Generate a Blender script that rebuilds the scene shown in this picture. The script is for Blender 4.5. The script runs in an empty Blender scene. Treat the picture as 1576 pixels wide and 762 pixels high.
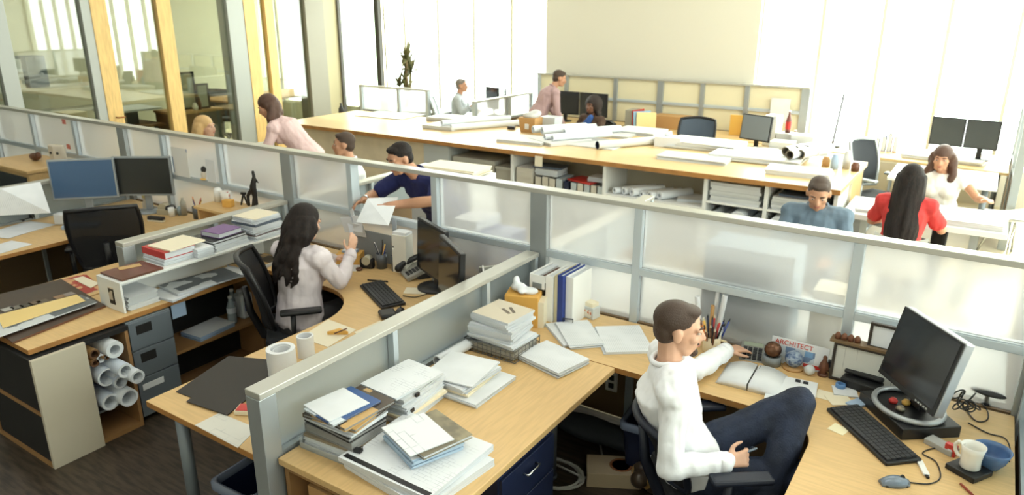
import bpy, math, random
from mathutils import Vector, Matrix, Euler
random.seed(7)
S = bpy.context.scene
COL = S.collection
V = Vector
PI = math.pi
# ------------------------------------------------------------------ camera
FPX, PITCH, ROLL, YAW, CH = 1109.5, 0.31659, 0.00204, -0.58170, 2.5
_f = V((math.sin(YAW)*math.cos(PITCH), math.cos(YAW)*math.cos(PITCH), -math.sin(PITCH)))
_r = _f.cross(V((0, 0, 1))).normalized()
_u = _r.cross(_f)
RT = math.cos(ROLL)*_r + math.sin(ROLL)*_u
UP = -math.sin(ROLL)*_r + math.cos(ROLL)*_u
cam = bpy.data.objects.new('camera', bpy.data.cameras.new('camera'))
COL.objects.link(cam)
cam.matrix_world = Matrix(((RT.x, UP.x, -_f.x, 0), (RT.y, UP.y, -_f.y, 0), (RT.z, UP.z, -_f.z, CH), (0, 0, 0, 1)))
cam.data.sensor_fit = 'HORIZONTAL'
cam.data.sensor_width = 36
cam.data.lens = FPX/1576*36
cam.data.clip_start = 0.05
cam.data.dof.use_dof = True; cam.data.dof.focus_distance = 3.1; cam.data.dof.aperture_fstop = 3.2
S.camera = cam
# ------------------------------------------------------------------ world, light, exposure
SKY = 13.0
EXPOSURE = -0.22
w = bpy.data.worlds.new('overcast_sky'); S.world = w; w.use_nodes = True
bg = w.node_tree.nodes['Background']
bg.inputs[0].default_value = (1.0, 1.0, 1.0, 1); bg.inputs[1].default_value = SKY
S.view_settings.view_transform = 'Standard'; S.view_settings.look = 'None'
S.view_settings.gamma = 1; S.view_settings.use_curve_mapping = False
S.view_settings.exposure = EXPOSURE
try:
    S.cycles.use_denoising = True
    S.cycles.max_bounces = 10; S.cycles.transparent_max_bounces = 24
    S.cycles.sample_clamp_indirect = 6; S.cycles.caustics_reflective = False
    S.cycles.blur_glossy = 0.6
except Exception: pass
def area(name, loc, rot, sx, sy, power, col=(1, 1, 1), portal=False):
    l = bpy.data.lights.new(name, 'AREA'); l.shape = 'RECTANGLE'; l.size = sx; l.size_y = sy
    l.energy = power; l.color = col
    if portal: l.cycles.is_portal = True
    o = bpy.data.objects.new(name, l); o.location = loc; o.rotation_euler = rot; COL.objects.link(o)
    return o
# daylight comes in through the two banks of windows in the far wall plus banks added in the office and right walls
area('daylight_window', (-8.75, 11.75, 2.2), (-PI/2, 0, 0), 3.9, 3.5, 0, portal=True)
area('daylight_window', (0.55, 11.75, 2.2), (-PI/2, 0, 0), 7.2, 3.5, 0, portal=True)
area('daylight_window', (-12.5, 11.75, 1.7), (-PI/2, 0, 0), 3.1, 2.5, 0, portal=True)
area('daylight_window', (4.35, 5.0, 2.4), (0, PI/2, 0), 2.8, 9.0, 0, portal=True)
sun = bpy.data.lights.new('sun', 'SUN'); sun.energy = 5.5; sun.angle = math.radians(3); sun.color = (1, .98, .94)
so = bpy.data.objects.new('sun', sun); COL.objects.link(so)
so.rotation_euler = (V((-0.12, -0.84, -0.62))).to_track_quat('-Z', 'Y').to_euler()
CEIL_P = 22.0

def G(px, py, z):
    """the point at height z that the photograph shows at this pixel"""
    d = RT*((px-788)/FPX) + UP*(-(py-381)/FPX) + _f
    return V((0, 0, CH)) + d*((z-CH)/d.z)
def GY(px, py, y):
    d = RT*((px-788)/FPX) + UP*(-(py-381)/FPX) + _f
    return V((0, 0, CH)) + d*(y/d.y)
# ------------------------------------------------------------------ materials
def lin(c):
    return tuple(((v/255)/12.92 if v/255 <= .04045 else ((v/255+.055)/1.055)**2.4) for v in c) + (1,)
_M = {}
def mat(key, rgb, rough=.6, metal=0., vary=0., scale=8., bump=0., bscale=60., stretch=None, rgb2=None, spec=.5, alpha=1., sheen=0.):
    if key in _M: return _M[key]
    m = bpy.data.materials.new(key); m.use_nodes = True
    nt = m.node_tree; b = nt.nodes['Principled BSDF']
    b.inputs['Roughness'].default_value = rough; b.inputs['Metallic'].default_value = metal
    b.inputs['Specular IOR Level'].default_value = spec
    b.inputs['Base Color'].default_value = lin(rgb)
    if sheen: b.inputs['Sheen Weight'].default_value = sheen
    if alpha < 1: b.inputs['Alpha'].default_value = alpha
    tc = nt.nodes.new('ShaderNodeTexCoord'); mp = nt.nodes.new('ShaderNodeMapping')
    nt.links.new(tc.outputs['Object'], mp.inputs[0])
    if stretch: mp.inputs['Scale'].default_value = stretch
    if vary or rgb2:
        n = nt.nodes.new('ShaderNodeTexNoise'); n.inputs['Scale'].default_value = scale; n.inputs['Detail'].default_value = 4
        nt.links.new(mp.outputs[0], n.inputs[0])
        r = nt.nodes.new('ShaderNodeValToRGB')
        a = rgb; c = rgb2 or tuple(max(0, v*(1-vary)) for v in rgb)
        r.color_ramp.elements[0].color = lin(a); r.color_ramp.elements[1].color = lin(c)
        r.color_ramp.elements[0].position = .4; r.color_ramp.elements[1].position = .62
        nt.links.new(n.outputs[0], r.inputs[0]); nt.links.new(r.outputs[0], b.inputs['Base Color'])
    if bump:
        n2 = nt.nodes.new('ShaderNodeTexNoise'); n2.inputs['Scale'].default_value = bscale; n2.inputs['Detail'].default_value = 3
        nt.links.new(mp.outputs[0], n2.inputs[0])
        bp = nt.nodes.new('ShaderNodeBump'); bp.inputs['Strength'].default_value = bump; bp.inputs['Distance'].default_value = .02
        nt.links.new(n2.outputs[0], bp.inputs['Height']); nt.links.new(bp.outputs[0], b.inputs['Normal'])
    _M[key] = m
    return m
def printmat(key, base, ink, scale=40., thresh=.62, kind='lines', rough=.5):
    """paper with printing on it: text lines, plan drawings or picture patches"""
    if key in _M: return _M[key]
    m = bpy.data.materials.new(key); m.use_nodes = True; nt = m.node_tree; b = nt.nodes['Principled BSDF']
    b.inputs['Roughness'].default_value = rough
    tc = nt.nodes.new('ShaderNodeTexCoord'); mix = nt.nodes.new('ShaderNodeMix'); mix.data_type = 'RGBA'
    mix.inputs[6].default_value = lin(base); mix.inputs[7].default_value = lin(ink)
    if kind == 'lines':
        t = nt.nodes.new('ShaderNodeTexWave'); t.bands_direction = 'Y'; t.inputs['Scale'].default_value = scale; t.inputs['Distortion'].default_value = 0
        n = nt.nodes.new('ShaderNodeTexNoise'); n.inputs['Scale'].default_value = 9; n.inputs['Detail'].default_value = 1
        nt.links.new(tc.outputs['Object'], t.inputs[0]); nt.links.new(tc.outputs['Object'], n.inputs[0])
        mu = nt.nodes.new('ShaderNodeMath'); mu.operation = 'MULTIPLY'
        nt.links.new(t.outputs['Fac'], mu.inputs[0]); nt.links.new(n.outputs[0], mu.inputs[1])
        src = mu.outputs[0]; lo = thresh*.55; hi = thresh*.75
    elif kind == 'plan':
        t = nt.nodes.new('ShaderNodeTexBrick'); t.inputs['Scale'].default_value = scale; t.inputs['Mortar Size'].default_value = .012; t.inputs['Mortar Smooth'].default_value = 0
        t.inputs['Color1'].default_value = t.inputs['Color2'].default_value = (0, 0, 0, 1); t.inputs['Mortar'].default_value = (1, 1, 1, 1); t.offset = .37; t.squash = 1.7
        n = nt.nodes.new('ShaderNodeTexNoise'); n.inputs['Scale'].default_value = scale*.8
        nt.links.new(tc.outputs['Object'], t.inputs[0]); nt.links.new(tc.outputs['Object'], n.inputs[0])
        mu = nt.nodes.new('ShaderNodeMath'); mu.operation = 'MULTIPLY'
        nt.links.new(t.outputs['Color'], mu.inputs[0]); nt.links.new(n.outputs[0], mu.inputs[1])
        src = mu.outputs[0]; lo = .5; hi = .6
    else:
        t = nt.nodes.new('ShaderNodeTexVoronoi'); t.distance = 'CHEBYCHEV'; t.inputs['Scale'].default_value = scale
        nt.links.new(tc.outputs['Object'], t.inputs[0]); src = t.outputs['Color']; lo = thresh; hi = thresh+.08
    mr = nt.nodes.new('ShaderNodeMapRange'); mr.inputs[1].default_value = lo; mr.inputs[2].default_value = hi
    nt.links.new(src, mr.inputs[0]); nt.links.new(mr.outputs[0], mix.inputs[0]); nt.links.new(mix.outputs[2], b.inputs['Base Color'])
    _M[key] = m
    return m
def schlick(nt, f0, f1):
    lw = nt.nodes.new('ShaderNodeLayerWeight'); lw.inputs[0].default_value = .5
    p = nt.nodes.new('ShaderNodeMath'); p.operation = 'POWER'; p.inputs[1].default_value = 4
    nt.links.new(lw.outputs['Facing'], p.inputs[0])
    a = nt.nodes.new('ShaderNodeMath'); a.operation = 'MULTIPLY_ADD'; a.inputs[1].default_value = f1; a.inputs[2].default_value = f0
    nt.links.new(p.outputs[0], a.inputs[0]); return a
def frost(key, tint, rough=.38, trans=.62):
    """frosted sheet: blurred see-through plus a milky body"""
    if key in _M: return _M[key]
    m = bpy.data.materials.new(key); m.use_nodes = True; nt = m.node_tree
    for n in list(nt.nodes): nt.nodes.remove(n)
    out = nt.nodes.new('ShaderNodeOutputMaterial')
    rf = nt.nodes.new('ShaderNodeBsdfRefraction'); rf.inputs['IOR'].default_value = 1.12; rf.inputs['Roughness'].default_value = rough; rf.inputs[0].default_value = lin(tint)
    tl = nt.nodes.new('ShaderNodeBsdfTranslucent'); tl.inputs[0].default_value = lin(tint)
    df = nt.nodes.new('ShaderNodeBsdfDiffuse'); df.inputs[0].default_value = lin(tint)
    gl = nt.nodes.new('ShaderNodeBsdfGlossy'); gl.inputs['Roughness'].default_value = .3
    m0 = nt.nodes.new('ShaderNodeMixShader'); m0.inputs[0].default_value = .3
    nt.links.new(tl.outputs[0], m0.inputs[1]); nt.links.new(df.outputs[0], m0.inputs[2])
    m1 = nt.nodes.new('ShaderNodeMixShader'); m1.inputs[0].default_value = trans
    nt.links.new(m0.outputs[0], m1.inputs[1]); nt.links.new(rf.outputs[0], m1.inputs[2])
    fr = schlick(nt, .03, .5)
    m2 = nt.nodes.new('ShaderNodeMixShader'); nt.links.new(fr.outputs[0], m2.inputs[0])
    nt.links.new(m1.outputs[0], m2.inputs[1]); nt.links.new(gl.outputs[0], m2.inputs[2])
    nt.links.new(m2.outputs[0], out.inputs[0])
    _M[key] = m
    return m
def clear(key, tint=(240, 245, 240), ior=1.45, extra=0.0):
    if key in _M: return _M[key]
    m = bpy.data.materials.new(key); m.use_nodes = True; nt = m.node_tree
    for n in list(nt.nodes): nt.nodes.remove(n)
    out = nt.nodes.new('ShaderNodeOutputMaterial')
    tr = nt.nodes.new('ShaderNodeBsdfTransparent'); tr.inputs[0].default_value = lin(tint)
    gl = nt.nodes.new('ShaderNodeBsdfGlossy'); gl.inputs['Roughness'].default_value = .02
    ad = schlick(nt, .03+extra, .8)
    mx = nt.nodes.new('ShaderNodeMixShader')
    nt.links.new(ad.outputs[0], mx.inputs[0]); nt.links.new(tr.outputs[0], mx.inputs[1]); nt.links.new(gl.outputs[0], mx.inputs[2]); nt.links.new(mx.outputs[0], out.inputs[0])
    _M[key] = m
    return m
WOOD = mat('maple_laminate', (218, 182, 126), .42, vary=.045, scale=5, stretch=(1.2, 14, 14))
WOODX = mat('maple_laminate_across', (218, 182, 126), .42, vary=.045, scale=5, stretch=(14, 1.2, 14))
COUNTERW = mat('maple_counter', (224, 194, 142), .3, vary=.04, scale=5, stretch=(1.2, 14, 14))
EDGE = mat('maple_edge', (176, 124, 66), .5, vary=.12, scale=6)
POSTW = mat('pale_timber', (240, 202, 132), .5, vary=.08, scale=5, stretch=(9, 9, 1))
ALU = mat('brushed_aluminium', (172, 178, 180), .42, .55)
ALUW = mat('pale_aluminium', (196, 206, 212), .45, .4)
GREYP = mat('grey_paint', (128, 134, 136), .5)
FROST = frost('frosted_pane', (245, 244, 244), .3, .68)
FROST2 = frost('blue_frosted_pane', (226, 235, 240), .3, .55)
FROSTY = mat('cream_panel', (232, 224, 192), .6)
GLASS = clear('clear_glass')
GLASSR = clear('office_glass', (232, 236, 226), 1.5, .10)
PAPER = mat('white_paper', (226, 229, 232), .6, vary=.03, scale=5)
PAPERE = mat('paper_edges', (214, 219, 224), .7, vary=.10, scale=90, stretch=(.02, .02, 12))
CREAM = mat('cream_paper', (232, 222, 196), .6)
TEXT = printmat('text_paper', (226, 229, 232), (208, 212, 215), 30, .7, 'lines')
PLAN = printmat('plan_paper', (226, 229, 232), (184, 188, 194), 14, .6, 'plan')
MAGA = printmat('magazine_cover', (70, 58, 46), (196, 160, 104), 11, .52, 'patch', .3)
MAGB = printmat('blue_magazine_cover', (54, 88, 142), (214, 222, 228), 9, .6, 'patch', .3)
MAGR = printmat('red_print', (168, 58, 50), (214, 168, 120), 22, .6, 'patch', .4)
PHOTO = printmat('grey_photo_print', (92, 98, 104), (206, 210, 212), 10, .45, 'patch', .3)
SAMPLE = printmat('material_samples', (70, 56, 44), (150, 130, 106), 7, .6, 'patch', .4)
BLACK = mat('black_plastic', (24, 24, 26), .42)
DARK = mat('charcoal_plastic', (44, 45, 48), .5)
SCREEN = mat('dark_screen', (26, 30, 36), .12, spec=.6)
SCREENB = mat('blue_lit_screen', (70, 98, 132), .15)
WHITEP = mat('white_plastic', (236, 236, 232), .35)
WHITEL = mat('white_laminate', (228, 229, 226), .4)
BEIGE = mat('beige_board', (206, 192, 164), .6, vary=.05, scale=4)
PUTTY = mat('putty_laminate', (196, 188, 168), .6)
STEEL = mat('grey_steel', (120, 128, 134), .45, .3)
CHROME = mat('chrome', (205, 208, 210), .15, 1.)
NAVY = mat('navy_plastic', (24, 34, 62), .45)
BLUE = mat('blue_cover', (38, 58, 128), .4)
RED = mat('red_cover', (196, 52, 46), .4)
PURPLE = mat('purple_cover', (112, 78, 132), .45)
BROWN = mat('brown_cover', (106, 66, 46), .45, vary=.15, scale=12)
YELLOW = mat('yellow_card', (236, 188, 92), .55)
KRAFT = mat('kraft_card', (190, 148, 96), .7)
GREYBX = mat('grey_box', (158, 154, 140), .6)
INSIDE = mat('dark_interior_and_shade', (20, 18, 17), .8)
# ------------------------------------------------------------------ mesh builder
class MB:
    def __init__(s): s.v = []; s.f = []; s.m = []; s.sm = []; s.T = None
    def add(s, vs, fs, m=0, smooth=False):
        o = len(s.v)
        for p in vs: s.v.append(tuple(s.T @ V(p)) if s.T is not None else tuple(p))
        for f in fs: s.f.append([i+o for i in f]); s.m.append(m); s.sm.append(smooth)
        return s
    def box(s, x0, x1, y0, y1, z0, z1, m=0, top=None):
        vs = [(x0,y0,z0),(x1,y0,z0),(x1,y1,z0),(x0,y1,z0),(x0,y0,z1),(x1,y0,z1),(x1,y1,z1),(x0,y1,z1)]
        s.add(vs, [(0,3,2,1),(0,1,5,4),(1,2,6,5),(2,3,7,6),(3,0,4,7)], m); o = len(s.v)-8
        s.f.append([o+4,o+5,o+6,o+7]); s.m.append(m if top is None else top); s.sm.append(False)
        return s
    def rbox(s, c, size, rot=(0, 0, 0), m=0, top=None):
        old = s.T; t = Matrix.Translation(c) @ Euler(rot).to_matrix().to_4x4()
        s.T = old @ t if old is not None else t
        a, b, h = size[0]/2, size[1]/2, size[2]/2
        s.box(-a, a, -b, b, -h, h, m, top); s.T = old; return s
    def prism(s, poly, z0, z1, m=0, top=None, side=None):
        n = len(poly)
        A = sum(poly[i][0]*poly[(i+1) % n][1]-poly[(i+1) % n][0]*poly[i][1] for i in range(n))
        if A < 0: poly = poly[::-1]
        s.add([(x, y, z0) for x, y in poly]+[(x, y, z1) for x, y in poly], [list(range(n))[::-1]], m)
        o = len(s.v)-2*n
        s.f.append([o+n+i for i in range(n)]); s.m.append(m if top is None else top); s.sm.append(False)
        for i in range(n):
            j = (i+1) % n; s.f.append([o+i, o+j, o+n+j, o+n+i]); s.m.append(m if side is None else side); s.sm.append(False)
        return s
    def rings(s, rings, m=0, cap=True, smooth=True, closed=False):
        n = len(rings[0]); vs = [p for r in rings for p in r]; fs = []
        k = len(rings)
        for a in range(k if closed else k-1):
            b = (a+1) % k
            for i in range(n):
                j = (i+1) % n; fs.append((a*n+i, a*n+j, b*n+j, b*n+i))
        s.add(vs, fs, m, smooth); o = len(s.v)-len(vs)
        if cap and not closed:
            s.f.append([o+i for i in range(n)][::-1]); s.m.append(m); s.sm.append(False)
            s.f.append([o+(k-1)*n+i for i in range(n)]); s.m.append(m); s.sm.append(False)
        return s
    def tube(s, pts, r, n=8, m=0, cap=True, closed=False):
        pts = [V(p) for p in pts]; rs = r if isinstance(r, (list, tuple)) else [r]*len(pts); out = []; prev = None
        for i, p in enumerate(pts):
            if closed: d = pts[(i+1) % len(pts)]-pts[i-1]
            else: d = pts[min(i+1, len(pts)-1)]-pts[max(i-1, 0)]
            d.normalize()
            if prev is None:
                a = V((0, 0, 1)) if abs(d.z) < .9 else V((1, 0, 0)); x = d.cross(a).normalized()
            else:
                x = prev-d*prev.dot(d)
                x = x.normalized() if x.length > 1e-6 else d.cross(V((0, 0, 1))).normalized()
            prev = x; y = d.cross(x)
            out.append([p+x*math.cos(2*PI*k/n)*rs[i]+y*math.sin(2*PI*k/n)*rs[i] for k in range(n)])
        return s.rings(out, m, cap, True, closed)
    def cyl(s, p0, p1, r0, r1=None, n=20, m=0): return s.tube([p0, p1], [r0, r0 if r1 is None else r1], n, m)
    def lathe(s, prof, c=(0, 0, 0), n=28, m=0, cap=True):
        return s.rings([[(c[0]+r*math.cos(2*PI*k/n), c[1]+r*math.sin(2*PI*k/n), c[2]+z) for k in range(n)] for r, z in prof], m, cap)
    def ell(s, c, r, rot=None, m=0, nu=20, nv=12):
        c = V(c); R = rot if rot is not None else Matrix.Identity(3); rr = []
        for i in range(nv+1):
            t = -PI/2+PI*(.02+.96*i/nv)
            rr.append([c+R @ V((r[0]*math.cos(t)*math.cos(2*PI*k/nu), r[1]*math.cos(t)*math.sin(2*PI*k/nu), r[2]*math.sin(t))) for k in range(nu)])
        return s.rings(rr, m)
    def cone(s, a, b, ra, rb, n=12):
        """a limb piece with round ends"""
        a = V(a); b = V(b); d = (b-a).normalized(); q = (V((0, 0, 1)) if abs(d.z) < .9 else V((1, 0, 0)))
        x = d.cross(q).normalized(); y = d.cross(x); rr = []
        for c, r, ts in ((a, ra, [-.49, -.33, -.17, 0]), (b, rb, [0, .17, .33, .49])):
            for t in ts:
                rr.append([c+d*(r*math.sin(t*PI))+(x*math.cos(2*PI*k/n)+y*math.sin(2*PI*k/n))*(r*math.cos(t*PI)) for k in range(n)])
        return s.rings(rr)
    def limb(s, pts, rs):
        for i in range(len(pts)-1): s.cone(pts[i], pts[i+1], rs[i], rs[i+1])
        return s
    def roll(s, p0, p1, ro, ri, n=22, m=0, mi=0):
        """a rolled sheet: a tube with a visible wall"""
        p0 = V(p0); p1 = V(p1); d = (p1-p0).normalized(); q = V((0, 0, 1)) if abs(d.z) < .9 else V((1, 0, 0)); x = d.cross(q).normalized(); y = d.cross(x)
        def ring(c, r): return [c+(x*math.cos(2*PI*k/n)+y*math.sin(2*PI*k/n))*r for k in range(n)]
        a, b, c, e = ring(p0, ro), ring(p1, ro), ring(p1, ri), ring(p0, ri)
        s.rings([a, b], m, False); s.rings([b, c], mi, False, False); s.rings([c, e], mi, False); s.rings([e, a], mi, False, False)
        return s
    def mesh(s, name, mats):
        me = bpy.data.meshes.new(name); me.from_pydata(s.v, [], s.f); me.update()
        for m in mats: me.materials.append(m)
        for p, mi, sm in zip(me.polygons, s.m, s.sm): p.material_index = mi; p.use_smooth = sm
        return me
def props(o, label=None, cat=None, group=None, kind=None):
    if label: o['label'] = label
    if cat: o['category'] = cat
    if group: o['group'] = group
    if kind: o['kind'] = kind
    return o
def T(name, label, cat, loc, rz=0, group=None):
    o = bpy.data.objects.new(name, None); o.empty_display_size = .1; COL.objects.link(o)
    o.location = loc; o.rotation_euler = (0, 0, rz)
    return props(o, label, cat, group)
def O(name, mb, mats, parent=None, loc=(0, 0, 0), rz=0, label=None, cat=None, group=None, kind=None, bev=0, rot=None):
    if not isinstance(mats, (list, tuple)): mats = [mats]
    me = mb if isinstance(mb, bpy.types.Mesh) else mb.mesh(name, mats)
    o = bpy.data.objects.new(name, me); COL.objects.link(o)
    o.location = loc; o.rotation_euler = rot if rot else (0, 0, rz)
    if parent: o.parent = parent
    if bev:
        b = o.modifiers.new('bevel', 'BEVEL'); b.width = bev; b.segments = 2; b.limit_method = 'ANGLE'; b.angle_limit = .6
    return props(o, label, cat, group, kind)
def ST(name, mb, mats, parent=None, **k): return O(name, mb, mats, parent, kind='structure', **k)
def copytree(o, loc, rz=None, label=None, parent=None):
    c = o.copy(); COL.objects.link(c)
    if parent: c.parent = parent
    else:
        c.location = loc
        if rz is not None: c.rotation_euler = (0, 0, rz)
        if label: c['label'] = label
    for ch in list(o.children): copytree(ch, None, parent=c)
    return c
def fuse(mb, name, voxel, smooth, mats, fold=0.):
    """merge the pieces of a figure into one continuous surface"""
    me = mb.mesh(name, []); t = bpy.data.objects.new(name, me); COL.objects.link(t)
    r = t.modifiers.new('r', 'REMESH'); r.mode = 'VOXEL'; r.voxel_size = voxel; r.use_smooth_shade = True
    if smooth:
        sm = t.modifiers.new('s', 'SMOOTH'); sm.factor = .5; sm.iterations = smooth
    dg = bpy.context.evaluated_depsgraph_get(); dg.update()
    out = bpy.data.meshes.new_from_object(t.evaluated_get(dg)); out.name = name
    bpy.data.objects.remove(t); bpy.data.meshes.remove(me)
    if fold:
        from mathutils import noise
        cs = [v.co + v.normal*fold*(noise.noise(V((v.co.x*13, v.co.y*13, v.co.z*7)))+.6*noise.noise(V((v.co.x*30, v.co.y*30, v.co.z*15)))) for v in out.vertices]
        for v, c in zip(out.vertices, cs): v.co = c
    out.materials.clear()
    for m in mats: out.materials.append(m)
    for p in out.polygons: p.use_smooth = True
    return out
# ================================================================== the room
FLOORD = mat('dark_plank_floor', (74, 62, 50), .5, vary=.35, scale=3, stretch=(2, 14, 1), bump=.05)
FLOOR_GLARE = mat('floor_glare', (206, 194, 166), .5, vary=.06, scale=2)  # glare on the same floor, put into a paler colour
WALLC = mat('cream_wall', (220, 216, 202), .8)
CEILM = mat('white_ceiling', (236, 234, 226), .85)
OFFW = mat('office_wall', (188, 185, 166), .8)
ST('floor', MB().box(-14.2, 4.3, -3, 3.8, -.06, 0).box(-14.2, 4.3, 3.8, 11.7, -.06, 0, 1), [FLOORD, FLOOR_GLARE])
ST('ceiling', MB().box(-14.2, 4.4, -3.1, 11.8, 4.2, 4.3), [CEILM])
XW0, XW1 = -6.8, -3.1
wb = MB().box(-10.8, XW0, 11.5, 11.7, 0, .45).box(XW1, 4.3, 11.5, 11.7, 0, .45).box(XW0, XW1, 11.42, 11.7, 0, 4.2).box(-10.8, XW0, 11.5, 11.7, 3.95, 4.2).box(XW1, 4.3, 11.5, 11.7, 3.95, 4.2)
ST('wall_back', wb, [WALLC])
ST('wall_right', MB().box(4.3, 4.5, -3, .5, 0, 4.2).box(4.3, 4.5, 9.5, 11.7, 0, 4.2).box(4.3, 4.5, .5, 9.5, 0, 1).box(4.3, 4.5, .5, 9.5, 3.8, 4.2), [WALLC])
ST('wall_front', MB().box(-14.2, 4.5, -3.2, -3, 0, 4.2), [WALLC])
def window(name, xs, y, z0, z1):
    m = MB()
    for x in xs: m.box(x-.022, x+.022, y-.05, y+.05, z0, z1)
    m.box(xs[0], xs[-1], y-.05, y+.05, z0, z0+.05).box(xs[0], xs[-1], y-.05, y+.05, z1-.05, z1)
    f = ST(name, m, [mat('window_frame', (214, 208, 186), .5)])
    for a, b in zip(xs[:-1], xs[1:]): ST('pane', MB().box(a+.022, b-.022, y-.006, y+.006, z0+.05, z1-.05), [GLASS], f)
window('window_1', [-10.75, -10.2, -9.33, -8.46, -7.6, XW0], 11.58, .45, 3.95)
window('window_2', [XW1, -2.24, -1.45, -.66, .13, .92, 1.71, 2.5, 3.3, 4.25], 11.58, .45, 3.95)
window('added_window_4', [-14.05, -13.25, -12.4, -11.6, -10.9], 11.58, .45, 3.0)  # window added to brighten the office behind the glass
m = MB()
for y in (.5, 2.3, 4.1, 5.9, 7.7, 9.5): m.box(4.35, 4.45, y-.03, y+.03, 1, 3.8)
f = ST('added_window_3', m, [mat('window_frame', (214, 208, 186), .5)])  # unseen window bank, added for more daylight from the right
for a, b in zip((.5, 2.3, 4.1, 5.9, 7.7), (2.3, 4.1, 5.9, 7.7, 9.5)): ST('pane', MB().box(4.395, 4.405, a+.03, b-.03, 1, 3.8), [GLASS], f)
# glazed office front on the left, running back to the window wall
XL = -10.8
def gpost(m, y0, y1, d=.1, k=0): m.box(XL-d, XL+.02, y0, y1, 0, 4.2, k)
m = MB()
gpost(m, 4.36, 4.55); gpost(m, 5.5, 5.63); gpost(m, 7.85, 8.17, .25); gpost(m, 9.5, 9.95, .3, 1); gpost(m, 10.3, 10.38, .08, 2); gpost(m, 11.4, 11.5, .1, 2)
gpost(m, 3.0, 3.1); gpost(m, 1.2, 1.3)
m.box(XL-.1, XL, -3, 11.5, 0, .1).box(XL-.1, XL, -3, 11.5, 3.0, 3.12)
wl = ST('wall_left', m, [mat('glazing_frame', (176, 180, 176), .45, .2), mat('column_paint', (150, 146, 132), .6), mat('bronze_frame', (74, 70, 62), .5)])
wl.modifiers.new('bevel', 'BEVEL').width = .004
for a, b in ((-3, 1.2), (1.3, 3.0), (3.1, 4.36), (4.55, 5.5), (6.85, 7.85), (8.78, 9.5), (10.38, 11.4)):
    ST('pane', MB().box(XL-.055, XL-.045, a, b, .1, 3.0), [GLASSR], wl)
ST('trim_1', MB().box(XL-.06, XL-.02, 9.95, 10.3, 0, 4.2).box(XL-.1, XL, -3, 11.5, 3.12, 4.2), [mat('column_beige', (186, 176, 140), .7)])
for n, (a, b, c, d) in enumerate(((5.63, 5.86, 6.62, 6.85), (8.17, 8.4, 8.6, 8.78))):
    dr = ST('door_%d' % (n+1), MB().box(XL-.09, XL+.03, a, b, 0, 3.0).box(XL-.09, XL+.03, c, d, 0, 3.0).box(XL-.09, XL+.03, b, c, 2.9, 3.0), [POSTW], bev=.004)
    ST('pane', MB().box(XL-.05, XL-.04, b, c, 0.02, 2.9), [GLASSR], dr)
    if n == 0:
        ST('door_handle', MB().tube([(XL+.03, 5.74, 1.0), (XL+.09, 5.74, 1.0), (XL+.09, 5.84, 1.0)], .012), [mat('brass', (150, 96, 50), .3, .8)], dr)
ST('wall_office', MB().box(-14.2, -14.1, -3, 11.7, 0, 4.2).box(-14.1, XL-.1, 11.5, 11.7, 0, .45).box(-14.1, XL-.1, 11.5, 11.7, 3.0, 4.2), [OFFW])
ST('ceiling_office', MB().box(-14.1, XL-.1, -3, 11.5, 3.1, 3.2), [CEILM])
# unseen ceiling lamps, added to brighten the desks and the far end
def lamp(x, y):
    t = T('unseen_ceiling_lamp', 'unseen ceiling lamp added over the office', 'lamp', (x, y, 4.1), 0, 'added ceiling lamps')
    O('housing', MB().box(-.75, .75, -.2, .2, .0, .1), [WHITEP], t, bev=.01)
    O('diffuser', MB().box(-.7, .7, -.16, .16, -.012, 0), [mat('lamp_diffuser', (250, 246, 236), .4)], t)
    l = area('unseen_lamp_light', (x, y, 4.05), (0, 0, 0), 1.4, .32, CEIL_P, (.96, .985, 1))
for x in (-8, -4.6, -1.2, 2.2):
    for y in (-1.2, 2.2, 5.6, 9.0): lamp(x, y)
for y in (3.2, 6.0, 9.6):  # unseen lamps that light the glazed office
    t = T('unseen_ceiling_lamp', 'unseen ceiling lamp in the glazed office', 'lamp', (-12.5, y, 3.05), 0, 'unseen glazed office lamps')
    O('housing', MB().box(-.6, .6, -.2, .2, -.02, .05), [WHITEP], t)
    area('unseen_lamp_light', (-12.5, y, 3.0), (0, 0, 0), 1.1, .32, 22, (1, .97, .92))
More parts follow.
